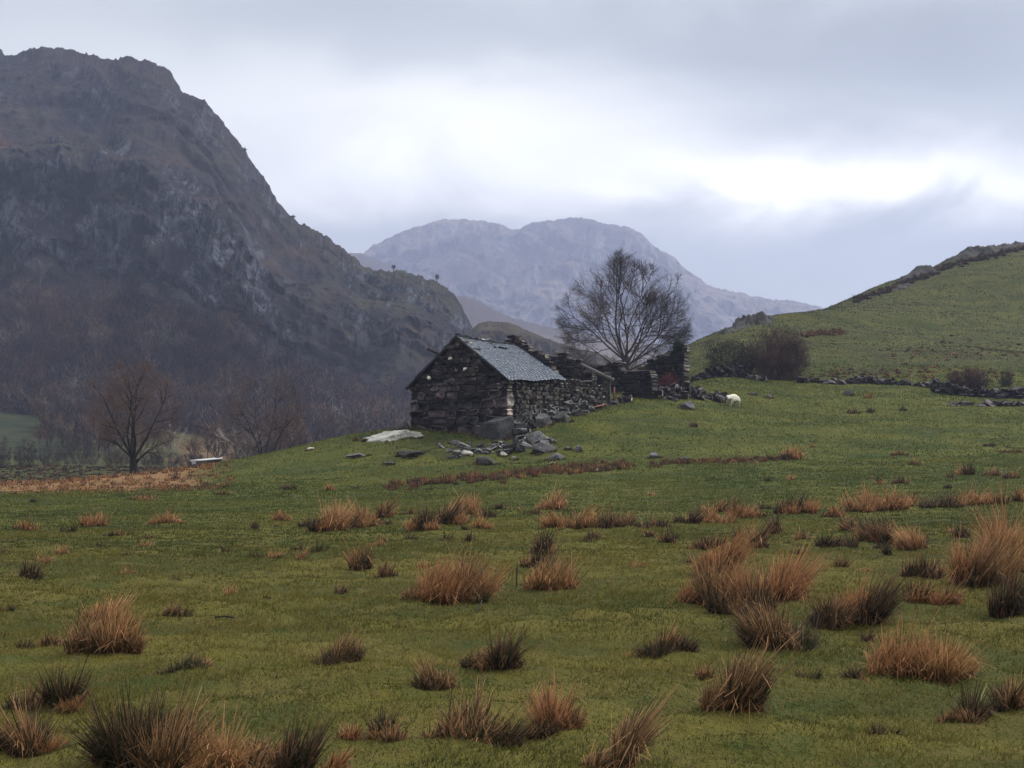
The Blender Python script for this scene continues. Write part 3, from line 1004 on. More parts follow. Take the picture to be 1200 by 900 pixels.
def drystone(bag, p0, p1, thick, base, top, rng, hs=(.14, .30), ws=(.3, .85), tone=(.35, .75), gap=.012, bulge=.05, core=True, mess=0.0, low_h=1.2):
    """courses of separate stones between two plan points; wall body lies on the left of p0->p1 for thick > 0"""
    p0, p1 = np.array(p0, float), np.array(p1, float)
    L = np.linalg.norm(p1 - p0)
    ex = (p1 - p0) / L
    nx = np.array([-ex[1], ex[0]])
    ts = np.linspace(0, L, 60)
    zmin = min(base(t) for t in ts) - .25
    zmax = max(top(t) for t in ts)
    z = zmin
    while z < zmax:
        low = float(1 - sstep(zmin + low_h * .55, zmin + low_h * 1.25, z + rng.normal(0, .1)))
        h = rng.uniform(*hs) * (1 + 1.05 * low)
        t = -rng.uniform(0, .3)
        while t < L:
            w = rng.uniform(*ws) * (1 + .7 * low)
            a, b = max(t, 0), min(t + w, L)
            if L - b < .18: b = L
            tc = (a + b) / 2
            tp = top(tc)
            hh = min(h, tp - z)
            if b - a > .08 and hh > .55 * h and z + h > base(tc) - .35:
                v = ST_V * np.array([(b - a) / 2 - gap, abs(thick) / 2 + rng.uniform(-.5, 1) * bulge, hh / 2 - gap * .7])
                v = v + rng.normal(0, 1, v.shape) * np.array([.022, .022, .016])
                v[:, 2] += v[:, 0] * rng.normal(0, .04 + mess)
                zc = z + hh / 2 + rng.normal(0, .012 + mess * .1)
                off = thick / 2
                W = np.empty_like(v)
                W[:, :2] = p0 + ex * (tc + v[:, :1]) + nx * (off + v[:, 1:2])
                W[:, 2] = zc + v[:, 2]
                k = rng.uniform(*tone)
                cc = np.array([k, k, k]) * (1 + rng.normal(0, .04, 3))
                bag.add(W, ST_T, ST_Q, cc)
            t += w
        z += h
    if core:
        n = 40
        ts = np.linspace(.08, L - .08, n)
        V = []
        for t in ts:
            for o in (thick * .14, thick * .86):
                q = p0 + ex * t + nx * o
                V += [[q[0], q[1], base(t) - .3], [q[0], q[1], max(top(t) - .22, base(t) - .2)]]
        Q = []
        for i in range(n - 1):
            a, b = i * 4, i * 4 + 4
            Q += [[a, b, b + 1, a + 1], [a + 2, a + 3, b + 3, b + 2], [a + 1, b + 1, b + 3, a + 3]]
        Q += [[0, 1, 3, 2], [n * 4 - 4, n * 4 - 2, n * 4 - 1, n * 4 - 3]]
        bag.add(V, Q=Q, c=(.10, .10, .10))


def boxbeam(bag, a, b, w, h, col):
    a, b = np.array(a, float), np.array(b, float)
    d = b - a; d /= np.linalg.norm(d)
    x = np.cross(d, [0, 0, 1.0]); x /= np.linalg.norm(x)
    y = np.cross(x, d)
    V = []
    for q in (a, b):
        for sx, sy in ((-1, -1), (1, -1), (1, 1), (-1, 1)):
            V.append(q + x * sx * w / 2 + y * sy * h / 2)
    bag.add(V, Q=[[0, 1, 2, 3], [7, 6, 5, 4], [0, 4, 5, 1], [1, 5, 6, 2], [2, 6, 7, 3], [3, 7, 4, 0]], c=col)


# ------------------------------------------------------------------ the barn
def barn_stone():
    """dark wet stone; east faces are painted paler, for lichen and for the light from that side"""
    m, nt, b = new_mat('barn_stone')
    g = NG(nt)
    p = g.pos()
    n1 = g.noise(p, 1.3, 5, 0.65)
    n2 = g.noise(p, 5.5, 5, 0.72, 0.5)
    n3 = g.noise(p, 22, 3, 0.7)
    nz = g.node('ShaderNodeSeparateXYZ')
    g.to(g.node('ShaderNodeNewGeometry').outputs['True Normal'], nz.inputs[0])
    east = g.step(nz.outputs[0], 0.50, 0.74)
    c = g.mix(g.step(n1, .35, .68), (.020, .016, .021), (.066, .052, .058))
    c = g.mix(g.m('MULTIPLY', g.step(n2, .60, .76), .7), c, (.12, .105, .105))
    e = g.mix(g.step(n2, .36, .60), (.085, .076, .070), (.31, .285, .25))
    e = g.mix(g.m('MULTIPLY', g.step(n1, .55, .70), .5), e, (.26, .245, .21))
    c = g.mix(g.m('MULTIPLY', east, .85), c, e)  # side light put into the colour of east faces, along with their lichen
    tt = g.node('ShaderNodeVectorMath', operation='MULTIPLY')
    g.to(c, tt.inputs[0]); g.to(g.attr(), tt.inputs[1])
    sc = g.node('ShaderNodeVectorMath', operation='SCALE')
    g.to(tt.outputs[0], sc.inputs[0]); g.to(g.m('MULTIPLY_ADD', n3, 1.4, 1.1), sc.inputs['Scale'])
    g.to(sc.outputs[0], b.inputs['Base Color'])
    b.inputs['Roughness'].default_value = .7
    b.inputs['Specular IOR Level'].default_value = .25
    g.bump(b, g.m('ADD', n2, g.m('MULTIPLY', n3, .5)), .8, .06)
    return m


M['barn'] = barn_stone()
TH = R(36)
EX = np.array([math.sin(TH), math.cos(TH)])
EY = np.array([-math.cos(TH), math.sin(TH)])
CO = np.array([-.25, 60.0])
BW, BL, BM = 6.2, 9.3, 4.95
pl = lambda a, b: CO + EX * a + EY * b
rng_b = np.random.default_rng(404)
barn = thing('stone_barn', 'old dark drystone barn with a blue-grey slate roof on its front half', 'barn', (float(pl(4, 3)[0]), float(pl(4, 3)[1]), gz(*pl(4, 3))))


def gtop(er, el, ap, rag, seed, mid=3.1):
    def f(t):
        z = er + (ap - er) * t / mid if t < mid else el + (ap - el) * (BW - t) / (BW - mid)
        return z + rag * float(vnoise(t * 2.3, seed, 0, seed))
    return f


gb = lambda a: (lambda t: gz(*pl(a, t)))
b = Bag()
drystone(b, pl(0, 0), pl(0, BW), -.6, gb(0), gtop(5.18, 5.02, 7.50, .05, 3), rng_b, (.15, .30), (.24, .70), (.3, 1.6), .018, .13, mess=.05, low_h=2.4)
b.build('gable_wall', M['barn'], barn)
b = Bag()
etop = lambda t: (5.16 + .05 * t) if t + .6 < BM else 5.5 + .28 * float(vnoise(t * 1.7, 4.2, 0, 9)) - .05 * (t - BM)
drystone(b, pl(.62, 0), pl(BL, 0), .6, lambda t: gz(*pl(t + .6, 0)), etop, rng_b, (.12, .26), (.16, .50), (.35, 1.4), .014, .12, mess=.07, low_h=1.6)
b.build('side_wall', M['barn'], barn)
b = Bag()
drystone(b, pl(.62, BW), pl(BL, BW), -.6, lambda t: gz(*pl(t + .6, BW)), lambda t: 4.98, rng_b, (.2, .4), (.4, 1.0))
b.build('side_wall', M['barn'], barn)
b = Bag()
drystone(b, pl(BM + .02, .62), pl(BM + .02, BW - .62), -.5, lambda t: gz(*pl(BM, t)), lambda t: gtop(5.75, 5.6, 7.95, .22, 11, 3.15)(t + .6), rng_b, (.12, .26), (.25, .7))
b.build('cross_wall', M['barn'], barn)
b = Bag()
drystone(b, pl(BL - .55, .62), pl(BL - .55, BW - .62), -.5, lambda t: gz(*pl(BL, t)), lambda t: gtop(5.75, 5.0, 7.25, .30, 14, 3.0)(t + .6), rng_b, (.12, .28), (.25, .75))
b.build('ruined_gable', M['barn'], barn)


def slates(side):
    rng = np.random.default_rng(60 + side)
    bag, under = Bag(), Bag()
    b0, b1 = (-.20, 3.1) if side == 0 else (BW + .2, 3.1)
    t0, t1 = -.10, BM + .02
    ze = (lambda t: 5.20 + .052 * t) if side == 0 else (lambda t: 5.02 + .02 * t)
    zr = lambda t: 7.56 - .02 * t - .05 * math.sin(t / BM * math.pi)

    def pt(t, s, lift=0.0):
        q = pl(t, b0 + (b1 - b0) * s)
        return np.array([q[0], q[1], ze(t) + (zr(t) - ze(t)) * s + lift + .03 * math.sin(t * 2.1 + s * 5) * (1 - s)])
    rows, n = 24, 0
    for r in range(rows):
        s0, s1 = r / rows - .012, (r + 1.35) / rows
        t = t0 - rng.uniform(0, .25)
        rw = .30 - .005 * r
        while t < t1:
            w = rw * rng.uniform(.75, 1.3)
            a, e = max(t, t0 + rng.normal(0, .02)), min(t + w - .008, t1 + rng.normal(0, .04))
            t += w
            if e - a < .08: continue
            if side == 0 and (rng.uniform() < .012 or (r in (19, 20) and 2.3 < a < 3.6 and rng.uniform() < .75)): continue
            j = rng.normal(0, .002, 4)
            dj = rng.normal(0, .008)
            lf = .022
            top4 = [pt(a, s0 + dj, lf + j[0]), pt(e, s0 + dj + rng.normal(0, .003), lf + j[1]), pt(e, min(s1, 1), .004 + j[2] * .3), pt(a, min(s1, 1), .004 + j[3] * .3)]
            low4 = [q - np.array([0, 0, .014]) for q in top4]
            k = rng.uniform(.82, 1.18)
            c = np.array([.056, .072, .104]) * k
            bag.add(np.array(top4 + low4), Q=[[0, 1, 2, 3], [7, 6, 5, 4], [0, 4, 5, 1], [1, 5, 6, 2], [2, 6, 7, 3], [3, 7, 4, 0]], c=c)
    g = 12
    V = [pt(t0 + .03 + (t1 - t0 - .06) * i / g, j / 8 * .99 + .004, -.07) for i in range(g + 1) for j in range(9)]
    Q = [[i * 9 + j, i * 9 + 9 + j, i * 9 + 10 + j, i * 9 + 1 + j] for i in range(g) for j in range(8)]
    under.add(V, Q=Q, c=(.02, .016, .014))
    rf = bag.build('slate_roof', M['slate'], barn)
    o = link('roof_boarding', under.mesh('roof_boarding', False, tuple(barn.location)), M['timber'], rf)
    if side == 0:
        rd = Bag()
        boxbeam(rd, pt(t0 + .05, .995, -.03), pt(t1 - .05, .995, -.03), .20, .10, (.03, .03, .034))
        t = t0
        while t < t1 - .1:
            w = rng.uniform(.25, .45)
            if rng.uniform() < .85:
                q = pt(t + w / 2, 1, .03 + rng.normal(0, .025))
                v = ST_V * np.array([w / 2, .13, .045]) + rng.normal(0, .012, ST_V.shape)
                v[:, 2] += v[:, 0] * rng.normal(0, .15)
                W = np.empty_like(v)
                W[:, :2] = q[:2] + EX * v[:, :1] + EY * v[:, 1:2]
                W[:, 2] = q[2] + v[:, 2]
                rd.add(W, ST_T, ST_Q, np.array([.09, .095, .11]) * rng.uniform(.6, 1.3))
            t += w
        link('ridge_tile', rd.mesh('ridge_tile', False, tuple(barn.location)), M['slate'], rf)
    # the verge: dark edge board along the front gable
    vb = Bag()
    boxbeam(vb, pt(t0 + .04, .0, -.075), pt(t0 + .04, .99, -.075), .06, .11, (.016, .013, .013))
    link('verge_board', vb.mesh('verge_board', False, tuple(barn.location)), M['timber'], rf)


slates(0)
slates(1)
bb = Bag()
boxbeam(bb, (*pl(8.95, 3.2), 7.30), (*pl(9.35, -.35), 5.62), .17, .2, (.10, .095, .09))
rb = bb.build('rafter', M['timber'], barn)
bb = Bag()
q0, q1 = pl(.1, 4.15), pl(-.35, 4.75)
boxbeam(bb, (*q0, 6.62), (*q1, 6.95), .12, .13, (.022, .018, .017))
bb.build('purlin_end', M['timber'], barn)
for (u, v, w, h, s_) in [(528, 420, 6, 4, 1), (545.5, 432.5, 6, 4.5, 2), (504, 443, 7, 5, 3)]:
    # where the sight line meets the outer face of the gable
    ax, az = ray(u, v)
    nrm = np.array([-EX[0], -EX[1]])
    d = (nrm @ CO) / (nrm @ np.array([float(ax), 1.0]))
    x, y, z = P(u, v, d)
    o = rock('white_stone', None, None, (x - .02 * EX[0] - barn.location[0], y - .02 * EX[1] - barn.location[1], z - barn.location[2]), (w / F * d / 2, .10, h / F * d / 2), 300 + s_, M['pale_rock'], 2.6, .25, 5, math.pi - TH, parent=barn, n=10, tint=(.8, .8, .8))
    o['label'] = 'white quartz stone showing in the dark gable'

# stone jamb at the ruined end, and the rusty post beside it
x, y = pl(BL + .25, .15)
z = gz(x, y)
b = Bag()
for k in range(6):
    v = ST_V * np.array([.20, .22, .17]) + np.random.default_rng(k).normal(0, .015, ST_V.shape)
    b.add(v + np.array([x, y, z + .1 + k * .31]), ST_T, ST_Q, np.array([.5, .5, .52]) * (.9 + .05 * k))
b.build('door_jamb', M['boulder'], barn)
px_, py_ = pl(BL + .75, .05)
b = Bag()
boxbeam(b, (px_, py_, gz(px_, py_) - .2), (px_ + .03, py_, gz(px_, py_) + .95), .13, .10, (.13, .045, .03))
o = b.build('gate_post', M['timber'], None, origin=(float(px_), float(py_), gz(px_, py_)))
tag(o, 'short rusty red post standing at the ruined end of the barn', 'post')
b = Bag()
x0, y0, _ = P(689, 481, 66.0); x1, y1, _ = P(707, 474, 66.8)
boxbeam(b, (x0, y0, gz(x0, y0) + .16), (x1, y1, gz(x1, y1) + .22), .34, .05, (.16, .065, .04))
o = b.build('timber_plank', M['timber'], None, origin=(x0, y0, gz(x0, y0)))
tag(o, 'rust-orange plank lying on the rubble at the barn side wall', 'plank')

# ------------------------------------------------------------------ the roofless cottage
cot = thing('ruined_cottage', 'roofless drystone cottage ruin with broken walls beside the barn', 'ruin', P(765, 468, 70))
cot.location.z = gz(cot.location.x, cot.location.y)
K = np.array(P(764, 468, 69.5)[:2])
zk = gz(*K)
rc = np.random.default_rng(505)
b = Bag()
drystone(b, K, K + EY * 1.95, -.85, lambda t: gz(*(K + EY * t)), lambda t: P(760, 438, 69.5)[2] + .10 * float(vnoise(t * 2, 1.1)), rc, (.10, .22), (.25, .6), (.35, .8))
b.build('front_wall', M['barn'], cot)
b = Bag()
b.add(ST_V * np.array([.85, .42, .10]) @ np.array([[EY[0], EY[1], 0], [-EY[1], EY[0], 0], [0, 0, 1]]) + np.array([*(K + EY * 1.0 + EX * .4), P(760, 436.5, 69.5)[2] + .06]), ST_T, ST_Q, (.75, .75, .72))
b.build('coping_stone', M['barn'], cot)
K2 = np.array(P(801, 458, 74.0)[:2])
b = Bag()


def back_top(t):
    u = 801 - t / 6.8 * 108
    v = interp(u, [(690, 428), (700, 426), (728, 424), (735, 438), (750, 436), (758, 424), (770, 417), (785, 412), (792, 403), (801, 402), (812, 405)])
    return P(float(u), float(v), 74 + t * .59)[2]


drystone(b, K2, K2 + EY * 6.8, -.95, lambda t: gz(*(K2 + EY * t)), back_top, rc, (.12, .26), (.25, .65), (.3, .75), mess=.03)
b.build('back_wall', M['barn'], cot)
bush('ivy', 'dark ivy draped over the highest corner of the roofless cottage', 'ivy', 786, 806, 400, 416, 74.2, 510, DRK, .4, .5, (.018, .026, .013), z0=P(800, 413, 74.2)[2])
tx_, ty_, tz_ = P(776, 457.5, 71)
rock('boulder', 'white stone at the foot of the low cottage wall', 'stone', (tx_, ty_, gz(tx_, ty_) + .1), (.22, .18, .12), 511, M['pale_rock'])
tx_, ty_, tz_ = P(790, 460, 70.5)
rock('boulder', 'pale grey stone on the turf between the low cottage wall and the rubble', 'stone', (tx_, ty_, gz(tx_, ty_) + .08), (.30, .22, .14), 512, M['boulder'])


# ------------------------------------------------------------------ tumbled field walls
def rubble_wall(name, lab, pts, h, seed, tone=(.35, .9), mat='barn', gap=0.0, dens=1.0, thick=.75):
    """a fallen drystone wall: stones heaped along a line; pts = (u, d) stations"""
    rng = np.random.default_rng(seed)
    q = np.array([P(u, 450, d)[:2] for u, d in pts])
    seg = np.r_[0, np.cumsum(np.linalg.norm(np.diff(q, axis=0), axis=1))]
    L = seg[-1]
    b = Bag()
    n = int(L * 16 * dens * h / .8)
    for k in range(n):
        t = rng.uniform(0, L)
        hk = h * (0.65 + .55 * float(vnoise(t * .7, seed, 0, seed)))
        if float(vnoise(t * .33, seed + 5.5, 0, seed)) < gap - 1: continue
        x = np.interp(t, seg, q[:, 0]); y = np.interp(t, seg, q[:, 1])
        f = rng.uniform(0, 1)
        off = rng.normal(0, thick * .42) * (1 - .6 * f)
        y += off; x += rng.normal(0, .08)
        z = gz(x, y) + hk * f * max(.0, 1 - abs(off) / thick * .7)
        sz = np.array([rng.uniform(.14, .36), rng.uniform(.12, .28), rng.uniform(.07, .17)])
        v = ST_V * sz + rng.normal(0, .02, ST_V.shape)
        ax = rng.normal(0, .35, 2); a = rng.uniform(0, 6.28)
        v[:, 2] += v[:, 0] * ax[0] + v[:, 1] * ax[1]
        c, s = math.cos(a), math.sin(a)
        v = v @ np.array([[c, s, 0], [-s, c, 0], [0, 0, 1]]) + np.array([x, y, z])
        kk = rng.uniform(*tone)
        b.add(v, ST_T, ST_Q, (kk, kk, kk))
    o0 = (float(q[0, 0]), float(q[0, 1]), gz(*q[0]))
    if name == 'rubble':
        return tag(b.build(name, M[mat], None, origin=o0), lab, 'stones', None, 'stuff')
    return tag(b.build(name, M[mat], None, origin=o0), lab, 'wall')


rubble_wall('rubble_wall', 'low collapsed drystone wall between the roofless cottage and the sheep', [(772, 69.5), (800, 70.6), (825, 71.6), (850, 72.6)], .75, 601, (.35, 1.0))
rubble_wall('rubble_wall', 'spill of loose stone at the foot of the ruined barn end', [(678, 66.4), (700, 67.6), (722, 68.6), (738, 69)], .5, 602, (.5, 1.3))
rubble_wall('rubble_wall', 'fallen stones banked along the foot of the barn side wall', [(606, 60.0), (625, 61.3), (648, 62.9), (670, 64.5), (688, 65.9)], .65, 607, (.6, 1.3), mat='boulder', dens=.9, thick=.75)
rubble_wall('rubble', 'half-buried mossy rubble on the knoll below the square boulder', [(520, 56.3), (565, 57.0), (600, 57.4), (655, 58.6)], .10, 608, (.35, 1.2), dens=3.4, thick=2.6, mat='boulder')
rubble_wall('field_wall', 'dark field wall running behind the gorse beside the cottage', [(812, 85), (840, 85), (876, 85)], 1.2, 603, (.3, .75))
rubble_wall('field_wall', 'broken line of fallen wall stones along the foot of the green hill', [(872, 84), (905, 84), (935, 84.5), (975, 85), (1020, 85.5), (1070, 84.5), (1120, 82)], .42, 604, (.3, .9), gap=.55, dens=1.1, thick=.6)
rubble_wall('field_wall', 'tumbled dark field wall under the low spreading bush', [(1095, 80.5), (1130, 78.5), (1165, 77), (1200, 77), (1250, 78)], .62, 605, (.25, .7), dens=1.5)
rubble_wall('rubble', 'scatter of small half-buried stones below the tumbled field wall', [(1110, 73), (1160, 72.5), (1210, 72)], .12, 606, (.6, 1.3), dens=2.2)

# ------------------------------------------------------------------ outcrops on the hill
def outcrop(name, lab, pts, hpx, seed, wide=9.0, mat='rock_far'):
    """a rib of rock breaking out of the turf along the hill's edge, one craggy body"""
    pts = np.array(pts, float)
    nu, nw = int((pts[-1, 0] - pts[0, 0]) * 1.3) + 14, 26
    u = np.linspace(pts[0, 0], pts[-1, 0], nu)
    v, d = np.interp(u, pts[:, 0], pts[:, 1]), np.interp(u, pts[:, 0], pts[:, 2])
    x0, y0, _ = at(u, v, d)
    wv = np.linspace(-1, 1, nw)
    W_, X0 = np.meshgrid(wv, x0, indexing='ij')
    Y0 = y0[None, :] + W_ * wide + 2.5 * fbm(X0 * .2, W_, seed=seed, octaves=3)
    ends = np.sin(np.pi * np.linspace(0, 1, nu)) ** .35
    hm = hpx * d / F
    r = fbm(X0 * .42, Y0 * .42, seed=seed + 1, octaves=5, gain=.62, ridged=True)
    blk = fbm(X0 * .16, Y0 * .16, seed=seed + 2, octaves=3)
    body = np.clip(1 - np.abs(W_ + .1) ** 1.6, 0, 1) * ends[None, :]
    Z0 = H(X0, Y0) - .35 + hm[None, :] * body * np.clip(.30 + .8 * r + 1.0 * blk, -.2, 1.6)
    Z0 = np.where(body <= .001, H(X0, Y0) - 1.0, Z0)
    X1 = X0 + .5 * fbm(X0 * .5, Z0, Y0 * .5, seed=seed + 7, octaves=3)
    V = np.stack([X1, Y0, Z0], -1).reshape(-1, 3)
    i, j = np.meshgrid(np.arange(nw - 1), np.arange(nu - 1), indexing='ij')
    a = (i * nu + j).ravel()
    o0 = (float(x0[0]), float(y0[0]), float(H(x0[0], y0[0])))
    o = link(name, make_mesh(name, V - np.array(o0), np.stack([a, a + 1, a + nu + 1, a + nu], 1), np.full((len(V), 3), .42), False), M[mat], None, o0)
    return tag(o, lab, 'rock')


outcrop('rock_outcrop', 'grey rock rib along the lower edge of the green hill', [(846, 393, 115), (862, 386, 118), (880, 378, 122), (902, 372, 125)], 26, 701, 3.5)
outcrop('rock_outcrop', 'long dark heathery crag along the skyline of the green hill', [(1000, 353, 143), (1040, 339, 148), (1080, 322, 155), (1120, 308, 163), (1160, 297, 168), (1215, 285, 174)], 11, 702, 6)
outcrop('rock_outcrop', 'second lower band of dark rock under the hilltop crag', [(1140, 314, 158), (1165, 306, 163), (1205, 300, 167)], 8, 703, 3)
outcrop('rock_outcrop', 'flat grey slab in the turf below the red-brown bush', [(908, 457, 80), (938, 458, 80)], 5, 704, 1.2, 'boulder')

# ------------------------------------------------------------------ boulders and loose stones about the barn
BO = M['boulder']; PA = M['pale_rock']
rock_px(581, 517, 39, 33, 'huge square dark boulder set against the near corner of the barn', 801, BO, boxy=5.0, cuts=7, rough=.12, rot=.55, deep=.8, sink=.08, tint=(.24, .24, .26))
rock_px(457, 518, 74, 17, 'long pale lichen-covered slab on the brow of the knoll', 802, PA, 'rock_slab', 'rock', boxy=2.8, cuts=16, rot=.05, deep=.5, sink=.5, tilt=-.10, rough=.34)
rock_px(470, 505, 17, 13, 'grey boulder at the far corner of the barn gable', 803, BO, tint=(.35, .35, .36))
rock_px(364, 528, 9, 5, 'small white stone alone on the edge of the knoll', 804, PA, 'stone', 'stone')
rock_px(421, 537, 30, 6, 'pale flat stone half buried in moss below the long slab', 805, BO, 'stone', 'stone', sink=.4)
rock_px(456, 545, 15, 5, 'small grey stone lowest on the mossy slope of the knoll', 806, BO, 'stone', 'stone')
rock_px(482, 537, 34, 10, 'dark mossy ledge below the barn gable', 807, M['rock_far'], 'rock_ledge', 'rock', sink=.4)
rock_px(533, 522, 13, 6, 'grey stone on the turf below the middle of the gable', 808, BO, 'stone', 'stone')
rock_px(545, 534, 17, 7, 'pale two-lobed stone below the middle of the gable', 809, PA, 'stone', 'stone', tint=(.35, .35, .35))
rock_px(629, 522, 40, 20, 'rounded boulder mottled with white lichen beside the barn side wall', 810, BO, boxy=2.4, cuts=14, sink=.15, rough=.25, tint=(.6, .6, .6))
rock_px(637, 532, 27, 13, 'dark slab leaning under the lichen-mottled boulder', 811, BO, 'rock_slab', 'rock', tint=(.42, .42, .45), tilt=.3)
rock_px(650, 540, 20, 10, 'smaller dark slab at the lower end of the boulder heap', 812, BO, 'rock_slab', 'rock', tint=(.42, .42, .45), tilt=.35)
rock_px(606, 528, 30, 9, 'dark flat stone at the foot of the square boulder', 813, BO, 'stone', 'stone', tint=(.22, .22, .26), sink=.35)
rock_px(590, 536, 13, 7, 'white-crusted stone below the square boulder', 814, PA, 'stone', 'stone', tint=(.5, .5, .47))
rock_px(602, 540, 8, 5, 'small white stone next to the white-crusted stone', 815, PA, 'stone', 'stone')
rock_px(570, 545, 26, 11, 'mossy dark rubble stone below the square boulder', 816, M['rock_far'], 'stone', 'stone', sink=.4)
rock_px(647, 545, 7, 4, 'tiny pale stone below the dark slabs', 817, PA, 'stone', 'stone')
rock_px(677, 531, 11, 9, 'single round grey boulder on the turf apart from the heap', 818, BO, tint=(.6, .6, .6))
rock_px(665, 528, 7, 5, 'small stone between the heap and the round grey boulder', 819, BO, 'stone', 'stone')
for k, (u, v, w, h, lab) in enumerate([
    (611, 507, 22, 18, 'dull boulder next to the square boulder at the wall foot'), (636, 501, 26, 18, 'broad boulder at the wall foot above the lichen-mottled boulder'),
    (659, 495, 23, 15, 'grey boulder at the foot of the side wall under the roof end'), (624, 496, 13, 12, 'upright stone wedged between two wall-foot boulders'),
    (676, 488, 18, 11, 'boulder at the wall foot below the ruined half of the barn'), (690, 483, 12, 8, 'boulder at the wall foot nearest the orange plank'),
    (648, 488, 12, 9, 'stone leaning on the side wall above the wall-foot boulders')]):
    rock_px(u, v, w, h, lab, 830 + k, BO, boxy=2.8, cuts=13, rough=.24, tint=(.5, .5, .5), group='boulders along the barn side wall')
rock_px(805, 480, 17, 10, 'blue-grey boulder in front of the collapsed low wall', 850, BO, tint=(.55, .55, .6))
rock_px(844, 471, 12, 11, 'dark boulder just behind the head of the sheep', 851, BO, tint=(.25, .25, .28))
rock_px(993, 464, 14, 7, 'dark rock alone in the green pasture under the hill', 852, BO, 'stone', 'stone', tint=(.3, .3, .3))
rock_px(901, 467, 8, 5, 'small grey stone in the pasture past the sheep', 853, BO, 'stone', 'stone')
rock_px(882, 463, 9, 4, 'small pale stone behind the sheep', 854, BO, 'stone', 'stone')
rock_px(978, 449, 7, 7, 'white stone in the broken wall line on the hill foot', 855, PA, 'stone', 'stone')
rock_px(1035, 447, 13, 5, 'pale slab in the broken wall line on the hill foot', 856, BO, 'stone', 'stone', tint=(.8, .8, .8))
rock_px(768, 537, 13, 7, 'pale blue-grey stone beside the bracken-filled drain', 857, BO, 'stone', 'stone', tint=(.8, .8, .9))
rock_px(802, 539, 12, 5, 'flat grey stone lying in the drain bracken', 858, BO, 'stone', 'stone')
rock_px(700, 553, 9, 4, 'grey stone lying on the grass edge of the drain', 859, BO, 'stone', 'stone')

# ------------------------------------------------------------------ small made things
g_ = ground_hit(605, 688)
b = Bag()
tube(b, [np.array(g_) - (0, 0, .2), np.array(g_) + (0.005, 0, .1), np.array(g_) + (.012, 0, .27)], [.012, .011, .009], 6, (.03, .026, .024))
tag(b.build('stake', M['bark'], None, origin=g_), 'thin dark stake stuck upright in the open pasture', 'stake')
g_ = ground_hit(559, 718)
b = Bag()
tube(b, [np.array(g_) + (0, 0, .0), np.array(g_) + (.03, .1, .06), np.array(g_) + (.05, .18, .11)], [.010, .010, .008], 5, (.025, .02, .018))
tag(b.build('stick', M['bark'], None, origin=g_), 'short dark stick leaning out of a small green tuft', 'stick')
g_ = ground_hit(251, 727)
b = Bag()
tube(b, [np.array(g_) + (0, 0, .02), np.array(g_) + (.10, .02, .028), np.array(g_) + (.21, -.01, .018)], [.010, .012, .007], 5, (.02, .017, .016))
tag(b.build('stick', M['bark'], None, origin=g_), 'dark stick lying flat on the open grass', 'stick')

x, y, _ = P(241, 556, 66)
z = gz(x, y)
tro = thing('feeding_trough', 'long low pale metal feeding trough at the edge of the pasture', 'trough', (x, y, z))
a0 = np.array(P(227, 556, 65.5)); a1 = np.array(P(256, 552, 68.0))
a0[2] = gz(*a0[:2]); a1[2] = gz(*a1[:2])
dv = (a1 - a0) / np.linalg.norm(a1 - a0)
sv = np.array([-dv[1], dv[0], 0])
b = Bag()
prof = [(-.20, .34), (-.12, .14), (.12, .14), (.20, .34), (.17, .34), (.10, .17), (-.10, .17), (-.17, .34)]
V = [q + sv * o_ + np.array([0, 0, h_]) for q in (a0, a1) for o_, h_ in prof]
Q = [[i, (i + 1) % 8, 8 + (i + 1) % 8, 8 + i] for i in range(8)] + [[0, 1, 6, 7], [1, 2, 5, 6], [2, 3, 4, 5], [8, 15, 14, 9], [9, 14, 13, 10], [10, 13, 12, 11]]
b.add(V, Q=Q, c=(.07, .07, .075))
b.build('trough_body', M['metal'], tro)
b = Bag()
boxbeam(b, a0 + sv * -.215 + np.array([0, 0, .35]), a1 + sv * -.215 + np.array([0, 0, .35]), .06, .07, (.50, .50, .53))
boxbeam(b, a0 + sv * .215 + np.array([0, 0, .35]), a1 + sv * .215 + np.array([0, 0, .35]), .07, .06, (.42, .42, .45))
b.build('rim', M['metal'], tro)
for q in (a0 + dv * .12, a1 - dv * .12):
    for s_ in (-1, 1):
        b = Bag()
        boxbeam(b, q + sv * s_ * .2 - (0, 0, .05), q + sv * s_ * .1 + np.array([0, 0, .16]), .05, .05, (.08, .08, .085))
        b.build('leg', M['metal'], tro)

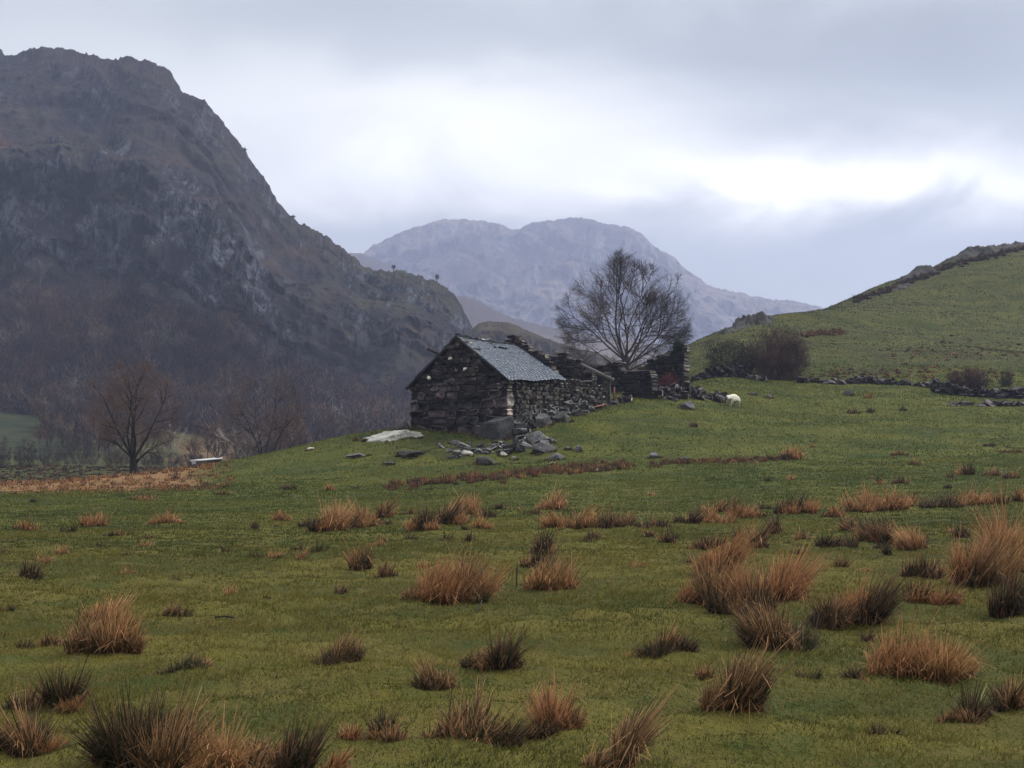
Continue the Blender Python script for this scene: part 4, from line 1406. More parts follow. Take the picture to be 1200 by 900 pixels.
# ------------------------------------------------------------------ the sheep
def sheep():
    x, y, z = ground_hit(860, 477)
    S = .88
    # the animal looks towards -x, a little to the viewer; head lowered and turned to us
    J = {'pelvis': ((.36, .04, .62), .215), 'loin': ((.14, .02, .64), .235), 'chest': ((-.16, -.02, .62), .235), 'brisket': ((-.36, -.05, .58), .18), 'neck': ((-.52, -.10, .64), .115),
         'poll': ((-.68, -.17, .68), .100), 'face': ((-.735, -.23, .58), .078), 'muzzle': ((-.765, -.27, .47), .050),
         'tail': ((.55, .06, .56), .05), 'tailtip': ((.60, .07, .36), .03),
         'hipL': ((.36, -.12, .46), .115), 'stifleL': ((.30, -.14, .36), .085), 'hockL': ((.44, -.14, .24), .034), 'footL': ((.40, -.14, .02), .030),
         'hipR': ((.36, .16, .46), .115), 'stifleR': ((.28, .18, .36), .085), 'hockR': ((.42, .18, .24), .034), 'footR': ((.37, .18, .02), .030),
         'elbL': ((-.30, -.14, .40), .085), 'wristL': ((-.36, -.15, .24), .038), 'foreL': ((-.40, -.15, .02), .028),
         'elbR': ((-.26, .10, .40), .085), 'wristR': ((-.25, .11, .22), .038), 'foreR': ((-.24, .11, .02), .028),
         'earL': ((-.62, -.285, .70), .026), 'earR': ((-.80, -.085, .70), .026)}
    E = [('pelvis', 'loin'), ('loin', 'chest'), ('chest', 'brisket'), ('brisket', 'neck'), ('neck', 'poll'), ('poll', 'face'), ('face', 'muzzle'), ('pelvis', 'tail'), ('tail', 'tailtip'),
         ('pelvis', 'hipL'), ('hipL', 'stifleL'), ('stifleL', 'hockL'), ('hockL', 'footL'), ('pelvis', 'hipR'), ('hipR', 'stifleR'), ('stifleR', 'hockR'), ('hockR', 'footR'),
         ('chest', 'elbL'), ('elbL', 'wristL'), ('wristL', 'foreL'), ('chest', 'elbR'), ('elbR', 'wristR'), ('wristR', 'foreR'), ('poll', 'earL'), ('poll', 'earR')]
    names = list(J)
    me = bpy.data.meshes.new('sheep_bones')
    me.from_pydata([J[n][0] for n in names], [(names.index(a), names.index(b_)) for a, b_ in E], [])
    tmp = bpy.data.objects.new('sheep_bones', me)
    COL.objects.link(tmp)
    sk = tmp.modifiers.new('skin', 'SKIN')
    if not me.skin_vertices: me.skin_vertices.new()
    for i, n in enumerate(names):
        r = J[n][1]
        me.skin_vertices[0].data[i].radius = (r, r)
        me.skin_vertices[0].data[i].use_root = (n == 'pelvis')
    ss = tmp.modifiers.new('subd', 'SUBSURF')
    ss.levels = ss.render_levels = 3
    bpy.context.view_layer.update()
    dg = bpy.context.evaluated_depsgraph_get()
    ev = tmp.evaluated_get(dg)
    m2 = bpy.data.meshes.new_from_object(ev)
    bpy.data.objects.remove(tmp)
    n = len(m2.vertices)
    V = np.empty(n * 3, np.float32); m2.vertices.foreach_get('co', V); V = V.reshape(-1, 3)
    N = np.empty(n * 3, np.float32); m2.vertices.foreach_get('normal', N); N = N.reshape(-1, 3)
    wool = sstep(.30, .42, V[:, 2]) * sstep(-.56, -.46, V[:, 0])
    V = V + N * (wool * (.035 + .035 * fbm(V[:, 0] * 11, V[:, 1] * 11, V[:, 2] * 11, seed=3, octaves=3)))[:, None]
    m2.vertices.foreach_set('co', (V * S).astype(np.float32).ravel())
    c = np.ones((n, 4), np.float32)
    c[:, :3] = np.array([.60, .56, .48])
    face = 1 - sstep(-.56, -.50, V[:, 0])
    c[:, :3] = c[:, :3] * (1 - face[:, None]) + np.array([.72, .70, .66]) * face[:, None]
    c[V[:, 2] < .27, :3] *= .6
    c[V[:, 2] < .045, :3] = (.06, .05, .045)
    at_ = m2.color_attributes.new('tint', 'FLOAT_COLOR', 'POINT')
    at_.data.foreach_set('color', c.ravel())
    m2.polygons.foreach_set('use_smooth', np.ones(len(m2.polygons), bool))
    m2.materials.clear()
    m2.name = 'sheep'
    o = link('sheep', m2, M['wool'], None, (x, y + .1, z - .01))
    o.rotation_euler = (0, 0, R(38))
    tag(o, 'white horned-breed sheep standing with lowered head beside the collapsed wall', 'sheep')
    o['label'] = 'white woolly sheep standing with lowered head beside the collapsed wall'
    for sx, nm in (((-.68, -.275, .62), 'eye'), ((-.80, -.19, .62), 'eye')):
        e = rock('eye', None, None, tuple(np.array(sx) * S), (.014, .014, .014), 1, M['wool'], 2, 0, 0, parent=o, n=8, tint=(.02, .016, .014))
    nb = rock('nose', None, None, tuple(np.array((-.785, -.305, .445)) * S), (.026, .018, .018), 2, M['wool'], 2, 0, 0, parent=o, n=8, tint=(.05, .04, .04))


sheep()

# ------------------------------------------------------------------ rushes
PAL = {  # colours of the blade foot, middle and tip: (living blades, dead blades, share of dead blades)
    's': (((.030, .034, .014), (.070, .056, .024), (.18, .12, .055)), ((.042, .025, .015), (.235, .116, .052), (.43, .240, .108)), .82),
    'r': (((.032, .028, .016), (.066, .042, .022), (.14, .07, .04)), ((.042, .024, .015), (.21, .095, .044), (.37, .185, .085)), .88),
    'm': (((.020, .025, .012), (.036, .034, .016), (.09, .060, .034)), ((.038, .024, .015), (.165, .088, .043), (.37, .21, .105)), .62),
    'd': (((.014, .018, .009), (.022, .024, .013), (.055, .042, .025)), ((.034, .022, .016), (.070, .040, .027), (.17, .100, .060)), .38),
    'g': (((.016, .024, .010), (.026, .036, .015), (.065, .056, .030)), ((.040, .028, .018), (.10, .068, .040), (.27, .180, .105)), .30),
}
PAL['b'] = (((.026, .026, .014), (.045, .034, .020), (.08, .048, .03)), ((.036, .021, .015), (.095, .048, .031), (.165, .082, .050)), .80)
PAL['h'] = (((.014, .014, .010), (.022, .018, .014), (.034, .026, .020)), ((.020, .014, .012), (.034, .022, .018), (.055, .036, .028)), .5)
PAL['o'] = (((.030, .032, .014), (.075, .055, .025), (.18, .11, .055)), ((.050, .028, .016), (.26, .135, .062), (.44, .245, .120)), .90)
KIN = {'o': 'ooosrd', 's': 'sssrmm', 'r': 'rrrsmd', 'm': 'mmsdrd', 'd': 'ddddmm', 'g': 'gggddm'}


def rush_arrays(rng, R_, h, n, kind, d, lean=(0.12, 0), spread=1.0, segs=4, tips=1.0):
    """n curved blades in a tuft of radius R_ at the top and height h, rooted round the origin"""
    live, dead, share = PAL[kind]
    r = np.sqrt(rng.uniform(0, 1, n)) * R_ * .62
    ph = rng.uniform(0, 2 * np.pi, n)
    root = np.stack([r * np.cos(ph), r * np.sin(ph) * .8, np.full(n, -.03)], 1)
    lob = rng.uniform(0, 6.28, 2)
    hk = .72 + .28 * np.maximum.reduce([np.cos(ph - l) for l in lob])
    ph2 = ph + rng.normal(0, 1.0, n)
    out = np.stack([np.cos(ph2), np.sin(ph2)], 1)
    tilt = np.clip(.04 + .42 * (r / (R_ * .62)) + rng.normal(0, .20, n), -.25, 1.2) * spread
    L = h * rng.uniform(.38, 1.10, n) * hk
    long_ = rng.uniform(0, 1, n) < .03
    L = np.where(long_, h * rng.uniform(1.05, 1.45, n) * tips, L)
    tilt = np.where(long_, tilt * .6, tilt)
    bend = rng.uniform(.0, .4, n) * np.where(rng.uniform(0, 1, n) < .22, 3.6, 1)
    s = np.linspace(0, 1, segs + 1)
    ang = tilt[:, None] + bend[:, None] * s[None, :]
    # some blades are snapped and hang over
    snap = (rng.uniform(0, 1, n) < .32)[:, None] * (s[None, :] >= rng.uniform(.3, .7, n)[:, None]) * rng.uniform(.8, 2.0, n)[:, None]
    ang = ang + snap
    ds = L[:, None] / segs
    hor = np.concatenate([np.zeros((n, 1)), np.cumsum(np.sin(ang[:, :-1]) * ds, 1)], 1)
    ver = np.concatenate([np.zeros((n, 1)), np.cumsum(np.cos(ang[:, :-1]) * ds, 1)], 1)
    pos = root[:, None, :] + np.concatenate([out[:, None, :] * hor[:, :, None], ver[:, :, None]], 2)
    pos[:, :, 0] += lean[0] * (np.maximum(ver, 0) / h) ** 1.3 * h
    pos[:, :, 1] += lean[1] * (np.maximum(ver, 0) / h) ** 1.3 * h
    wa = rng.uniform(0, np.pi, n) * .5 - np.pi * .25
    side = np.stack([np.cos(wa), np.sin(wa), np.zeros(n)], 1)
    w0 = np.maximum(.0042, .00036 * d) * rng.uniform(.6, 1.4, n)
    wid = w0[:, None] * (1 - .85 * s[None, :] ** 1.6)
    A = pos - side[:, None, :] * wid[:, :, None]
    B = pos + side[:, None, :] * wid[:, :, None]
    V = np.stack([A, B], 2).reshape(-1, 3)
    k = segs + 1
    base = (np.arange(n) * 2 * k)[:, None] + (np.arange(segs) * 2)[None, :]
    base = base.ravel()
    Q = np.stack([base, base + 1, base + 3, base + 2], 1)
    isd = rng.uniform(0, 1, n) < share
    cp_ = np.where(isd[:, None, None], np.array(dead)[None], np.array(live)[None])
    tone = rng.uniform(.5, 1.6, (n, 1, 1))
    c = np.empty((n, k, 3))
    for j, sj in enumerate(s):
        c[:, j] = cp_[:, 0] * (1 - 2 * sj) + cp_[:, 1] * 2 * sj if sj < .5 else cp_[:, 1] * (2 - 2 * sj) + cp_[:, 2] * (2 * sj - 1)
    c = np.repeat((c * tone)[:, :, None, :], 2, 2).reshape(-1, 3)
    return V, Q, c


RUSH = [
    # u, v of the foot, width, height in the photograph, kind, label
    (33, 622, 22, 13, 's', 'small orange tuft at the far left of the pasture below the bog grass'),
    (106, 617, 32, 20, 'r', 'fox-red tussock with dark foot, brightest by the orange bog strip'),
    (79, 625, 18, 11, 'd', 'small dark tuft just left of the fox-red tussock'),
    (134, 628, 36, 9, 'm', 'flat brown tuft lying below the fox-red tussock'),
    (172, 632, 22, 6, 'd', 'sparse dark rush wisps between two small brown tussocks'),
    (194, 613, 34, 17, 's', 'straw-topped tussock with black foot below the forked tree'),
    (168, 586, 32, 9, 's', 'low tan tuft on the far pasture edge under the forked tree'),
    (240, 571, 26, 8, 'd', 'dark low tuft at the edge of the trough slope'),
    (262, 580, 20, 7, 'd', 'small dark tuft on the lower slope of the knoll'),
    (340, 574, 18, 9, 'd', 'dark tuft on the turf at the lower left of the knoll'),
    (385, 575, 14, 10, 'r', 'small rust tuft on the lower left flank of the knoll'),
    (330, 610, 24, 14, 'm', 'brown tussock standing left of the wide orange clump'),
    (299, 620, 13, 9, 'd', 'tiny dark tuft left of the brown tussock near the wide orange clump'),
    (360, 618, 20, 11, 'd', 'dark tuft touching the left end of the wide orange clump'),
    (384, 622, 44, 34, 's', 'bright straw-orange tussock at the left end of the wide clump'),
    (415, 619, 44, 28, 's', 'bright straw-orange tussock in the middle of the wide clump'),
    (445, 607, 24, 22, 'r', 'upright rust tussock behind the right end of the wide orange clump'),
    (446, 615, 30, 10, 'd', 'dark low rush ending the wide orange clump'),
    (351, 646, 20, 12, 'd', 'dark brown tuft alone below the wide orange clump'),
    (34, 678, 22, 25, 'd', 'single dark upright tuft alone near the left edge'),
    (203, 680, 22, 7, 'd', 'flattened dark tuft alone in the open grass'),
    (8, 717, 16, 12, 'd', 'little dark tuft at the very left edge'),
    (206, 724, 36, 21, 'd', 'dark bristly tuft right of the tall two-part straw tussock'),
    (312, 701, 12, 6, 'd', 'tiny dark sprig in the open middle grass'),
    (400, 697, 20, 13, 'm', 'thin brown tuft right of the tiny dark sprig'),
    (120, 734, 46, 40, 's', 'upper half of the tall two-part straw tussock by the left edge'),
    (122, 769, 76, 62, 's', 'lower and wider half of the tall two-part straw tussock'),
    (57, 758, 50, 20, 'd', 'dark brown rush spilling left from the two-part straw tussock'),
    (212, 786, 52, 24, 'g', 'spiky dark green tuft between the straw tussocks and the big clump'),
    (80, 832, 62, 56, 'm', 'brown domed tussock above the bottom left corner'),
    (28, 834, 34, 34, 'g', 'dark green tuft touching the brown domed tussock'),
    (32, 888, 74, 56, 'm', 'ragged grey-brown tussock in the bottom left corner'),
    (150, 905, 100, 96, 'm', 'biggest straw tussock with dark green foot on the bottom edge'),
    (206, 903, 90, 80, 's', 'pale straw tussock leaning on the biggest bottom tussock'),
    (264, 908, 70, 60, 's', 'pale bent straw tussock between two dark-footed bottom tussocks'),
    (330, 905, 74, 66, 'm', 'dark-footed tussock ending the big bottom clump with tall stalks'),
    (388, 908, 34, 32, 's', 'few pale stalks on the bottom edge beside the big clump'),
    (390, 780, 48, 36, 'm', 'bristly tan and brown tussock in the lower middle grass'),
    (412, 777, 16, 28, 'm', 'thin upright rush at the side of the bristly tan tussock'),
    (421, 669, 28, 28, 'm', 'upright brown tussock with thin tips beside a small dark tuft'),
    (451, 675, 22, 17, 'd', 'small dark tuft beside the upright brown tussock'),
    (505, 706, 56, 52, 's', 'left half of the big round straw tussock beside the stake'),
    (538, 706, 52, 58, 'r', 'redder right half of the big round straw tussock beside the stake'),
    (562, 707, 20, 22, 'g', 'small dark green tuft at the side of the big round straw tussock'),
    (478, 603, 15, 11, 'd', 'small dark tuft left of the long straw clump in mid field'),
    (496, 622, 36, 28, 's', 'dark-footed tussock at the left of the long mid-field straw clump'),
    (523, 616, 34, 28, 's', 'straw tussock in the heart of the long mid-field clump'),
    (548, 604, 32, 26, 'r', 'rust tussock rising at the back of the long mid-field clump'),
    (538, 613, 20, 14, 'd', 'dark tuft in front of the rust tussock in mid field'),
    (570, 607, 22, 13, 'd', 'dark rush at the right tail of the long mid-field clump'),
    (564, 620, 20, 17, 's', 'small tan tussock just in front of the long mid-field clump'),
    (583, 597, 20, 11, 'd', 'small dark tuft past the right tail of the long mid-field clump'),
    (546, 621, 12, 6, 'd', 'tiny dark sprig in front of the long mid-field clump'),
    (645, 598, 30, 22, 'r', 'rust-topped tussock leaning over a dark tuft in mid field'),
    (626, 602, 26, 9, 'd', 'dark low tuft under the rust-topped leaning tussock'),
    (656, 620, 28, 21, 's', 'straw tussock leaning left at the start of the long rush line'),
    (680, 620, 34, 25, 's', 'round straw tussock near the start of the long rush line'),
    (714, 619, 34, 21, 'm', 'brown tussock third along the long rush line'),
    (740, 617, 34, 19, 'm', 'brown tussock fourth along the long rush line'),
    (768, 618, 36, 14, 'm', 'low tan tussock ending the long rush line'),
    (693, 632, 21, 14, 'd', 'small dark tuft in front of the long rush line'),
    (635, 652, 30, 30, 'm', 'upper bushy tussock above the tan-topped one near the stake'),
    (628, 664, 32, 26, 'd', 'dark tuft wedged above the tan-topped tussock near the stake'),
    (643, 691, 52, 38, 's', 'tan-topped dark-footed tussock right of the thin stake'),
    (783, 636, 22, 15, 'd', 'small grey-brown tuft below the end of the long rush line'),
    (763, 630, 10, 8, 'd', 'tiny dark tuft below the end of the long rush line'),
    (583, 784, 60, 46, 'd', 'dark spiky tussock with straw tips in the lower centre'),
    (503, 808, 40, 38, 'd', 'dark upright tuft left of the dark spiky centre tussock'),
    (524, 806, 18, 16, 'g', 'small green tuft hugging the dark upright tuft'),
    (550, 864, 108, 62, 'd', 'widest dark sprawling tussock in the lower centre'),
    (653, 858, 58, 54, 'm', 'mixed green and straw tussock right of the sprawling dark one'),
    (450, 868, 42, 36, 'm', 'greyish thin tussock left of the sprawling dark one'),
    (410, 871, 30, 26, 'm', 'low brown tuft left of the greyish thin tussock'),
    (705, 906, 42, 66, 's', 'tall leaning straw stalks on the bottom edge right of centre'),
    (775, 768, 72, 30, 'm', 'wide sparse grey-straw tuft in the lower right of centre'),
    (808, 614, 32, 19, 'm', 'brown tussock at the left of the five-part mid-right clump'),
    (835, 613, 40, 24, 's', 'straw tussock in the middle of the five-part mid-right clump'),
    (868, 607, 34, 23, 'r', 'rust tussock at the right of the five-part mid-right clump'),
    (845, 600, 40, 15, 'm', 'brown tussock at the back of the five-part mid-right clump'),
    (893, 597, 18, 10, 'd', 'small dark tuft past the five-part mid-right clump'),
    (937, 603, 44, 24, 'r', 'rounded rust tussock alone right of the five-part clump'),
    (975, 606, 26, 17, 'm', 'dark-footed small tussock beside the rounded rust tussock'),
    (1018, 600, 44, 26, 's', 'broad straw tussock at the left of a far right pair'),
    (1046, 598, 34, 24, 's', 'straw tussock at the right of a far right pair'),
    (1063, 594, 18, 17, 'r', 'rust tuft ending the far right straw pair'),
    (1108, 595, 40, 20, 'm', 'brown tussock starting the long far right row'),
    (1135, 592, 38, 22, 's', 'tan tussock in the middle of the long far right row'),
    (1162, 591, 34, 18, 'm', 'brown tussock ending the long far right row'),
    (1196, 588, 22, 18, 'm', 'brown tuft cut by the right edge on the far pasture'),
    (827, 644, 42, 20, 'd', 'dark spread tuft above the large right-hand straw clump'),
    (806, 661, 14, 12, 'd', 'little dark tuft left of the large right-hand straw clump'),
    (868, 629, 16, 15, 'd', 'small dark pointed tuft above the large right-hand straw clump'),
    (907, 626, 17, 22, 'd', 'tall narrow dark tuft right of the small dark pointed tuft'),
    (940, 633, 16, 13, 'm', 'small tan tuft in the gap of the right pasture'),
    (888, 642, 26, 28, 'm', 'upright grey-brown tuft just behind the large right-hand clump'),
    (998, 623, 30, 19, 'd', 'dark domed tuft in the right pasture behind a wide dark tuft'),
    (970, 642, 26, 17, 'd', 'left half of a wide dark tuft in the right pasture'),
    (994, 641, 26, 16, 'd', 'right half of a wide dark tuft in the right pasture'),
    (1035, 636, 46, 30, 'm', 'dark tussock with tan cap in the right pasture'),
    (1071, 645, 30, 28, 's', 'straw-tipped tussock right of the dark tan-capped one'),
    (1041, 650, 10, 14, 'd', 'tiny dark tuft in front of the dark tan-capped tussock'),
    (1125, 630, 30, 17, 'd', 'dark low tuft left of the tall straw tussocks at the right edge'),
    (1080, 676, 40, 30, 'm', 'brown-green tussock behind the low reddish straw one'),
    (1078, 706, 38, 30, 'r', 'left half of the low reddish straw tussock at right'),
    (1106, 710, 36, 30, 'r', 'right half of the low reddish straw tussock at right'),
    (1148, 691, 60, 54, 'r', 'dark red-brown tussock joined to the tall straw at the right edge'),
    (1182, 676, 54, 70, 's', 'tallest pale straw tussock at the right edge'),
    (1192, 722, 56, 56, 'm', 'straw-tipped tussock cut by the right edge in front of the tallest'),
    (835, 672, 38, 42, 'r', 'back left tussock of the large right-hand straw clump'),
    (837, 712, 56, 62, 's', 'front left tussock of the large right-hand straw clump'),
    (870, 722, 70, 56, 'm', 'dark green-footed middle tussock of the large right-hand straw clump'),
    (906, 707, 54, 62, 'r', 'bushy red-straw right tussock of the large right-hand straw clump'),
    (912, 764, 74, 62, 'g', 'dense green tussock with long straw tips, lower right of centre'),
    (962, 736, 52, 44, 'm', 'brown tussock between the dense green one and the leaning straw one'),
    (1008, 729, 62, 56, 'r', 'wind-leaning red-straw tussock right of the dense green one'),
    (1016, 752, 16, 20, 'd', 'small dark tuft below the wind-leaning red-straw tussock'),
    (1052, 794, 58, 56, 's', 'left half of the large dark-footed straw tussock at lower right'),
    (1100, 796, 60, 58, 's', 'right half of the large dark-footed straw tussock at lower right'),
    (857, 838, 56, 80, 'd', 'tall narrow dark tussock in the lower right of centre'),
    (828, 796, 28, 22, 'd', 'small black-green tuft behind the tall narrow dark tussock'),
    (950, 796, 32, 17, 'g', 'sparse little star-shaped tuft in the lower right grass'),
    (1003, 796, 30, 20, 'm', 'faint thin tan tuft left of the large dark-footed straw tussock'),
    (1140, 848, 56, 44, 'd', 'dark tussock low by the right edge with a pale fallen straw'),
    (1182, 830, 50, 44, 'd', 'dark green tussock low at the right edge'),
    (1034, 867, 34, 16, 'd', 'flattened dark tuft near the bottom right'),
    (1031, 567, 14, 11, 's', 'tiny tan tuft above the right straw pair'),
    (1055, 567, 17, 10, 'd', 'tiny brown tuft beside the tiny tan tuft'),
    (1128, 556, 22, 16, 's', 'bright tan tuft left of two dark tufts on the far right'),
    (1163, 558, 26, 11, 'd', 'dark flat tuft on the far right, left of a tan-tipped one'),
    (1185, 561, 20, 14, 'm', 'tan-tipped dark tuft on the far right edge'),
    (1072, 545, 17, 9, 'd', 'black-green tuft above the bright tan tuft'),
    (1053, 534, 22, 6, 'd', 'flat dark tuft highest above the bright tan tuft'),
    (1160, 523, 17, 6, 'd', 'small dark flat tuft on the upper right pasture'),
    (1187, 531, 24, 7, 'd', 'dark flat tuft at the upper right pasture edge'),
    (1000, 485, 14, 7, 'd', 'left one of two small dark tufts below the field wall'),
    (1020, 484, 12, 7, 'd', 'right one of two small dark tufts below the field wall'),
    (1017, 467, 9, 6, 'r', 'tiny reddish tuft above two small dark tufts below the field wall'),
    (1058, 482, 12, 5, 'g', 'small greenish tuft right of two small dark tufts below the field wall'),
    (813, 501, 12, 6, 'd', 'lone small dark tuft in the bright pasture below the ruins'),
    (928, 539, 24, 17, 'r', 'rust bracken tuft at the right end of the drain line'),
    (1110, 573, 12, 6, 'd', 'tiny flat dark tuft left of the dark flat far-right tuft'),
]


def tussock(u, v, w, h, kind, label, idx):
    g0 = ground_hit(u, min(v, 1000))
    if g0 is None: return
    if kind in 'sr' and v < 650 and idx % 4: kind = 'o'
    rng = np.random.default_rng(9000 + idx)
    d = g0[1]
    s = d / F
    R_, hh = max(w * s * .60, .07), max(h * s * (1.22 if v < 700 else 1.06), .08)
    y = d + R_ * .35
    x = g0[0] * y / d
    n = int(np.clip(w * h * .80, 110, 1900)) if v < 890 else int(np.clip(w * h * .50, 400, 2600))
    lean = (rng.uniform(.08, .35) if kind in 'sr' else rng.uniform(-.05, .22), rng.uniform(-.12, .12))
    if 'leaning left' in label: lean = (-.2, 0)
    if 'wind-leaning' in label or 'tall leaning' in label: lean = (.55, 0)
    # a tussock is several tufts grown together, each with its own height, lean and deadness
    k = 1 if w < 14 else int(np.clip(round(w / max(h, 1) * 2.2 + rng.uniform(0, 2)), 2, 8))
    if 'tall narrow' in label: k = 3
    Vl, Ql, Cl, nb_ = [], [], [], 0
    segs = 5 if d < 11 else 4 if d < 20 else 3
    for q in range(k):
        if k == 1: ox, oy, rr, hf = 0, 0, R_ * .85, 1.0
        else:
            ox = (q + .5) / k * 2 - 1 + rng.normal(0, .18)
            oy = rng.normal(0, .45)
            rr = R_ * rng.uniform(.34, .62) * (1.3 if k < 4 else 1)
            hf = rng.uniform(.40, 1.0) * (1 - .2 * abs(ox))
            if q == k // 2: hf = 1.0
            ox, oy = ox * R_ * .72, oy * R_ * .6
        kk = kind if k == 1 else KIN[kind][rng.integers(6)]
        ln = (lean[0] + rng.normal(0, .2), lean[1] + rng.normal(0, .2))
        nq = max(30, int(n / k * rng.uniform(.7, 1.3)))
        V, Q, c = rush_arrays(rng, rr, hh * hf, nq, kk, d, ln, 1.0 if 'tall' not in label else .6, segs)
        V = V + np.array([ox, oy, 0])
        Vl.append(V); Ql.append(Q + nb_); Cl.append(c); nb_ += len(V)
        # dead thatch fallen round the foot
        m = nq // 6
        if m > 6:
            V, Q, c = rush_arrays(rng, rr * 1.2, hh * hf * .5, m, 'r' if kind != 'g' else 'm', d, ln, 2.3, 3, 1.0)
            V = V + np.array([ox, oy, 0])
            Vl.append(V); Ql.append(Q + nb_); Cl.append(c); nb_ += len(V)
    V, Q, c = np.concatenate(Vl), np.concatenate(Ql), np.concatenate(Cl)
    V[:, 2] += H(x + V[:, 0], y + V[:, 1]) - gz(x, y)
    o = link('rush_tussock', make_mesh('rush_tussock', V, Q, c), M['blade'], None, (x, y, gz(x, y)))
    tag(o, label, 'tussock', 'rush tussocks in the pasture')


for i, r_ in enumerate(RUSH):
    tussock(*r_, i)


def strip_of(name, label, cat, pts, n, hpx, kind, seed, wpx=16, jit=2.5):
    """a continuous line of dead bracken and rush"""
    rng = np.random.default_rng(seed)
    pts = np.array(pts, float)
    L = np.r_[0, np.cumsum(np.hypot(np.diff(pts[:, 0]), np.diff(pts[:, 1])))]
    b = Bag()
    for k in range(n):
        t = rng.uniform(0, L[-1])
        g0 = ground_hit(np.interp(t, L, pts[:, 0]) + rng.normal(0, 2), np.interp(t, L, pts[:, 1]) + rng.normal(0, jit))
        if g0 is None: continue
        s = g0[1] / F
        kk = 'brd'[rng.choice(3, p=[.7, .12, .18])] if kind == 'r' else 'hhb'[rng.choice(3, p=[.5, .3, .2])]
        V, Q, c = rush_arrays(rng, wpx * rng.uniform(.5, 1) * s * .5, max(hpx * rng.uniform(.4, 1.15) * s, .06), int(rng.integers(20, 44)), kk, g0[1], (rng.uniform(0, .3), 0), 1.2, 3)
        V = V + np.array(g0)
        b.add(V, Q=Q, c=c)
    o = b.build(name, M['blade'], None, origin=ground_hit(*pts[0]))
    tag(o, label, cat, None, 'stuff')


strip_of('bracken', 'rust-brown line of dead bracken along the drain below the barn', 'bracken', [(450, 573), (500, 567), (560, 561), (600, 557), (640, 553), (690, 550), (740, 546)], 240, 9, 'r', 61)
strip_of('bracken', 'broken rust-brown bracken along the drain below the pasture ruins', 'bracken', [(760, 545), (800, 543), (840, 541), (880, 540), (925, 537)], 110, 7, 'r', 62, jit=1.5)


def bog_grass():
    rng = np.random.default_rng(66)
    b = Bag()
    for k in range(2600):
        y = rng.uniform(49, 125)
        a = rng.uniform(-.45, -.225)
        if y > 90 and a > -.27: continue
        x = a * y
        n = float(fbm(x * .05, y * .12, seed=41, octaves=4))
        if y + n * 4 + 14 * (a + .41) < 52 + rng.normal(0, 1.5): continue
        z = gz(x, y)
        V, Q, c = rush_arrays(rng, rng.uniform(.15, .45), rng.uniform(.10, .30), 16, 'srb'[rng.integers(3)] if y < 92 else 'hhb'[rng.integers(3)], y, (.2, 0), 1.2, 2)
        b.add(V + np.array([x, y, z]), Q=Q, c=c)
    o = b.build('bog_grass', M['blade'], None, origin=(-25, 60, gz(-25, 60)))
    tag(o, 'orange dead bog grass beyond the green pasture', 'grass', None, 'stuff')


bog_grass()


def litter():
    """dead grass tufts, droppings and flattened sedge too small to count"""
    rng = np.random.default_rng(91)
    b = Bag()
    for k in range(6500):
        y = math.sqrt(rng.uniform(6 ** 2, 60 ** 2)) if k % 4 == 0 else rng.uniform(5.5, 24)
        x = rng.uniform(-.43, .43) * y
        if rng.uniform() > .45 + 1.4 * float(fbm(x * .35, y * .5, seed=95, octaves=3)): continue
        kk = 'dhhmbd'[rng.integers(6)]
        if k % 29 == 0 and y > 14:
            V, Q, c = rush_arrays(rng, rng.uniform(.10, .24), rng.uniform(.10, .24), int(rng.integers(50, 110)), 'odmds'[rng.integers(5)], y, (rng.normal(.1, .2), rng.normal(0, .1)), 1.0, 3)
            b.add(V + np.array([x, y, gz(x, y)]), Q=Q, c=c)
            continue
        V, Q, c = rush_arrays(rng, rng.uniform(.03, .11) * (1 + y / 40), rng.uniform(.015, .055) * (1 + y / 40), int(rng.integers(10, 24)), kk, y, (rng.normal(0, .4), rng.normal(0, .4)), 2.0, 2)
        b.add(V + np.array([x, y, gz(x, y)]), Q=Q, c=c)
    for (x0, y0, ra, rb) in ROCKS:
        for q in range(int(10 + 26 * ra)):
            a = rng.uniform(math.pi * .95, math.pi * 2.05)
            x, y = x0 + math.cos(a) * ra * rng.uniform(.85, 1.2), y0 + math.sin(a) * rb * rng.uniform(.85, 1.25)
            V, Q, c = rush_arrays(rng, rng.uniform(.06, .16), rng.uniform(.06, .17), int(rng.integers(16, 34)), 'ggmdb'[rng.integers(5)], y, (rng.normal(0, .2), 0), 1.3, 2)
            b.add(V + np.array([x, y, gz(x, y)]), Q=Q, c=c)
    for t in np.arange(0, 6.2, .16):
        x, y = pl(-rng.uniform(.08, .35), t)
        V, Q, c = rush_arrays(rng, rng.uniform(.08, .2), rng.uniform(.08, .26), 26, 'ggmdb'[rng.integers(5)], 62, (rng.normal(0, .2), 0), 1.2, 2)
        b.add(V + np.array([x, y, gz(x, y)]), Q=Q, c=c)
    o = b.build('dead_grass', M['blade'], None, origin=(0, 20, gz(0, 20)))
    tag(o, 'small withered wisps of grass scattered through the pasture turf', 'grass', None, 'stuff')


litter()
strip_of('heather', 'dark heather along the rocky skyline of the green hill', 'heather', [(1000, 353), (1040, 341), (1080, 325), (1120, 311), (1160, 301), (1199, 291)], 300, 5, 'h', 63, 9, 1.8)
strip_of('bracken', 'rusty bracken patch on the hill above the red-brown bush', 'bracken', [(938, 394), (962, 391), (988, 390)], 70, 5, 'r', 64, 10, 1.5)
strip_of('bracken', 'thin brown bracken scattered across the middle of the green hill', 'bracken', [(1040, 418), (1080, 412), (1130, 408), (1195, 412)], 80, 3, 'r', 65, 9, 7)
strip_of('bracken', 'brown dead bracken along the foot of the green hill', 'bracken', [(930, 444), (980, 441), (1050, 440), (1110, 438), (1195, 440)], 150, 4, 'r', 66, 8, 4)


